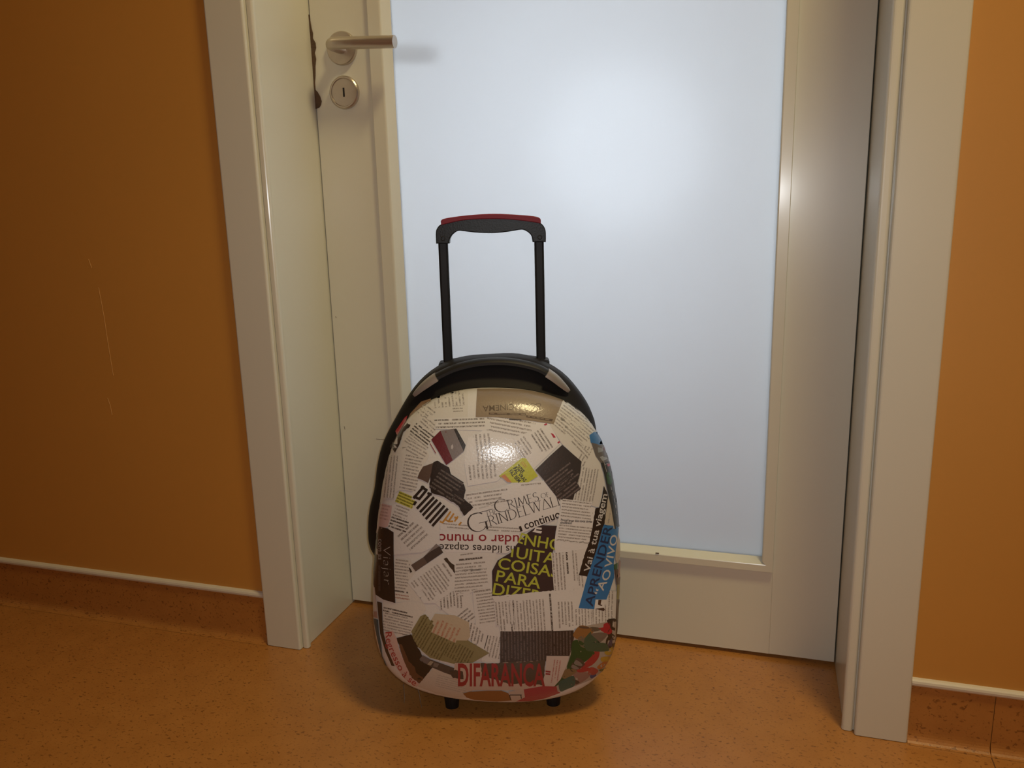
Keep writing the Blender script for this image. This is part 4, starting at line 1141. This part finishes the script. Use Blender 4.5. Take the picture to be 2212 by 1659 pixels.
# ---- lower right
clip(PL('z8', (155, 238), (600, 248), (1315, 225), (1330, 420), (1245, 640), (880, 640), (860, 725), (150, 748)), (0.032, 0.023, 0.021), 9.4, 'dark rectangle with grey print',
     [(('z8', 560, 480), 60, 100, 89, 6.8, (0.115, 0.09, 0.085)), (('z8', 1110, 430), 46, 42, 89, 6.8, (0.115, 0.09, 0.085))])
dif = clip(PL('z8', (-570, 740), (-160, 742), (0, 748), (870, 700), (835, 1110), (500, 1180), (160, 1175), (-400, 1180), (-400, 1085), (-600, 1000)), (0.50, 0.38, 0.31), 10, 'pale strip with large red capitals',
     extra=[shape(rough_edge(PL('z8', (-160, 742), (0, 748), (870, 700), (850, 900), (832, 1095), (560, 1060), (300, 1075), (60, 1000), (-140, 960)), 1.2), (0.065, 0.045, 0.03), 10.3), shape(rough_edge(PL('z8', (-650, 880), (-560, 850), (-440, 880), (-430, 1000), (-600, 980)), 1.0), (0.06, 0.04, 0.03), 10.3)])
letter(dif, 'DIFERENÇA in tall red capitals', words('DIFARANCA', Q('z7', 1545, 1100), Q('z8', 862, 1100), cap=46, col=(0.28, 0.018, 0.022), bold=0.025, lev=10.6))
clip(PL('z8', (888, 628), (1242, 630), (1205, 780), (1110, 1000), (1010, 1112), (830, 1108), (870, 830)), (0.54, 0.45, 0.40), 11, 'small white clipping with red print',
     [(('z8', 1035, 880), 46, 14, 98, 6, (0.38, 0.16, 0.14))], [bars([(Q('z8', 872, 872), Q('z8', 950, 882)), (Q('z8', 872, 912), Q('z8', 945, 920))], 3.4, (0.26, 0.02, 0.03), 11)])
clip(PL('z8', (525, 1160), (830, 1108), (1045, 1110), (1062, 1190), (1112, 1212), (870, 1300), (640, 1345), (400, 1352), (545, 1285)), (0.34, 0.035, 0.05), 10.6, 'pinkish-red scrap along the bottom edge')
clip(PL('z8', (-330, 1195), (-40, 1180), (170, 1180), (280, 1220), (335, 1335), (100, 1352), (-260, 1325), (-380, 1290), (-440, 1225), (-330, 1220)), (0.25, 0.10, 0.025), 10.6, 'brown-orange scrap along the bottom edge')
clip(PL('z8', (280, 1195), (530, 1160), (548, 1288), (420, 1345), (330, 1345)), (0.50, 0.40, 0.33), 10.5, 'small cream scrap along the bottom edge', extra=[bars([(Q('z8', 300, 1248), Q('z8', 492, 1248)), (Q('z8', 300, 1248), Q('z8', 318, 1325)), (Q('z8', 480, 1250), Q('z8', 488, 1305))], 1.8, KK, 10.6)])
G1 = (0.018, 0.062, 0.016); G2 = (0.045, 0.085, 0.05)
clip(PL('z8', (1322, 330), (1400, 175), (1860, 88), (1985, 90), (1975, 330), (1960, 480), (1900, 660), (1800, 850), (1600, 1005), (1300, 1125), (1120, 1200), (1060, 1190), (1020, 1100), (1205, 780), (1245, 640), (1300, 480)), (0.36, 0.31, 0.26), 10, 'multicoloured picture collage at the lower right corner',
     extra=[shape(grown(PL('z8', *p), 1.22), c, 10.3 + 0.35 * l) for l, c, p in (
         (0, (0.022, 0.018, 0.014), [(1850, 90), (1985, 90), (1965, 330), (1880, 330), (1860, 250), (1895, 180)]), (0, (0.022, 0.018, 0.014), [(1860, 345), (1960, 330), (1930, 480), (1850, 478), (1832, 420)]), (1, (0.06, 0.045, 0.085), [(1905, 375), (1985, 330), (1952, 485), (1862, 478)]),
         (0, (0.26, 0.12, 0.035), [(1335, 275), (1418, 172), (1530, 188), (1600, 250), (1500, 318), (1400, 348), (1345, 320)]), (1, (0.10, 0.06, 0.04), [(1412, 165), (1530, 172), (1545, 195), (1440, 190)]),
         (0, (0.11, 0.085, 0.06), [(1592, 180), (1690, 185), (1730, 215), (1640, 240), (1605, 225)]), (0, (0.36, 0.018, 0.03), [(1732, 196), (1790, 180), (1800, 135), (1870, 122), (1885, 185), (1905, 240), (1850, 272)]),
         (0, (0.15, 0.115, 0.09), [(1600, 300), (1690, 275), (1780, 275), (1825, 300), (1760, 380), (1700, 412), (1620, 390)]), (0, (0.14, 0.115, 0.08), [(1400, 360), (1510, 330), (1520, 470), (1440, 470)]),
         (1, G2, [(1512, 400), (1560, 320), (1605, 285), (1585, 400), (1620, 460), (1720, 425), (1800, 440), (1832, 500), (1815, 535), (1660, 538), (1540, 520)]), (0, G1, [(1320, 440), (1400, 415), (1510, 485), (1600, 570), (1590, 610), (1450, 720), (1250, 800), (1300, 600)]),
         (0, (0.07, 0.045, 0.035), [(1280, 810), (1370, 680), (1470, 770), (1320, 865)]), (1, (0.20, 0.165, 0.145), [(1335, 755), (1365, 705), (1440, 760), (1420, 785)]), (1, (0.20, 0.165, 0.145), [(1290, 810), (1315, 775), (1390, 825), (1345, 840)]),
         (0, (0.20, 0.13, 0.06), [(1150, 950), (1205, 850), (1350, 870), (1290, 930), (1200, 980)]), (0, G1, [(1020, 1105), (1120, 970), (1210, 990), (1110, 1060)]), (1, (0.03, 0.085, 0.07), [(1105, 1060), (1200, 1000), (1300, 970), (1310, 1090), (1210, 1140), (1125, 1170)]),
         (0, (0.33, 0.03, 0.03), [(1630, 590), (1650, 550), (1700, 560), (1690, 660), (1600, 760), (1470, 800), (1500, 740), (1590, 650)]), (1, (0.33, 0.03, 0.03), [(1390, 850), (1530, 820), (1560, 860), (1420, 885)]), (1, (0.33, 0.05, 0.04), [(1590, 820), (1690, 860), (1640, 920), (1560, 910)]),
         (0, (0.26, 0.145, 0.12), [(1300, 1000), (1380, 880), (1470, 900), (1560, 920), (1480, 1010), (1330, 1080)]), (0, (0.06, 0.035, 0.03), [(1290, 1040), (1330, 1010), (1400, 1050), (1310, 1080)]),
         (0, (0.42, 0.28, 0.035), [(1812, 570), (1870, 530), (1925, 500), (1905, 590), (1850, 610)]), (1, (0.42, 0.26, 0.03), [(1760, 660), (1870, 650), (1850, 705), (1770, 715)]), (0, (0.40, 0.13, 0.03), [(1700, 800), (1800, 720), (1840, 730), (1790, 800), (1740, 830)]), (0, (0.08, 0.12, 0.03), [(1720, 860), (1800, 830), (1770, 870)]), (0, (0.04, 0.05, 0.16), [(1585, 940), (1650, 920), (1660, 945), (1600, 980)]))])

# loose strands of clear tape hanging under the lower left corner
mt, nt, b = new_mat('clear_tape'); setp(b, (0.55, 0.5, 0.4), 0.15); b.inputs['Transmission Weight'].default_value = 0.7; b.inputs['IOR'].default_value = 1.2
for pl, v in (([(872, 1478), (873, 1495), (874, 1508), (873, 1518)], 0.004), ([(901, 1484), (906, 1500), (908, 1515), (911, 1528)], 0.0)):
    c = [at_v(*q, v) for q in pl]
    c = [Vector((p.x, p.y, max(p.z, 0.002))) for p in c]
    bmx = bmesh.new(); tube(bmx, c, 0.0006, 6)
    tag(obj('tape_strand', bmx, mt, case, True), 'loose strand of clear tape')
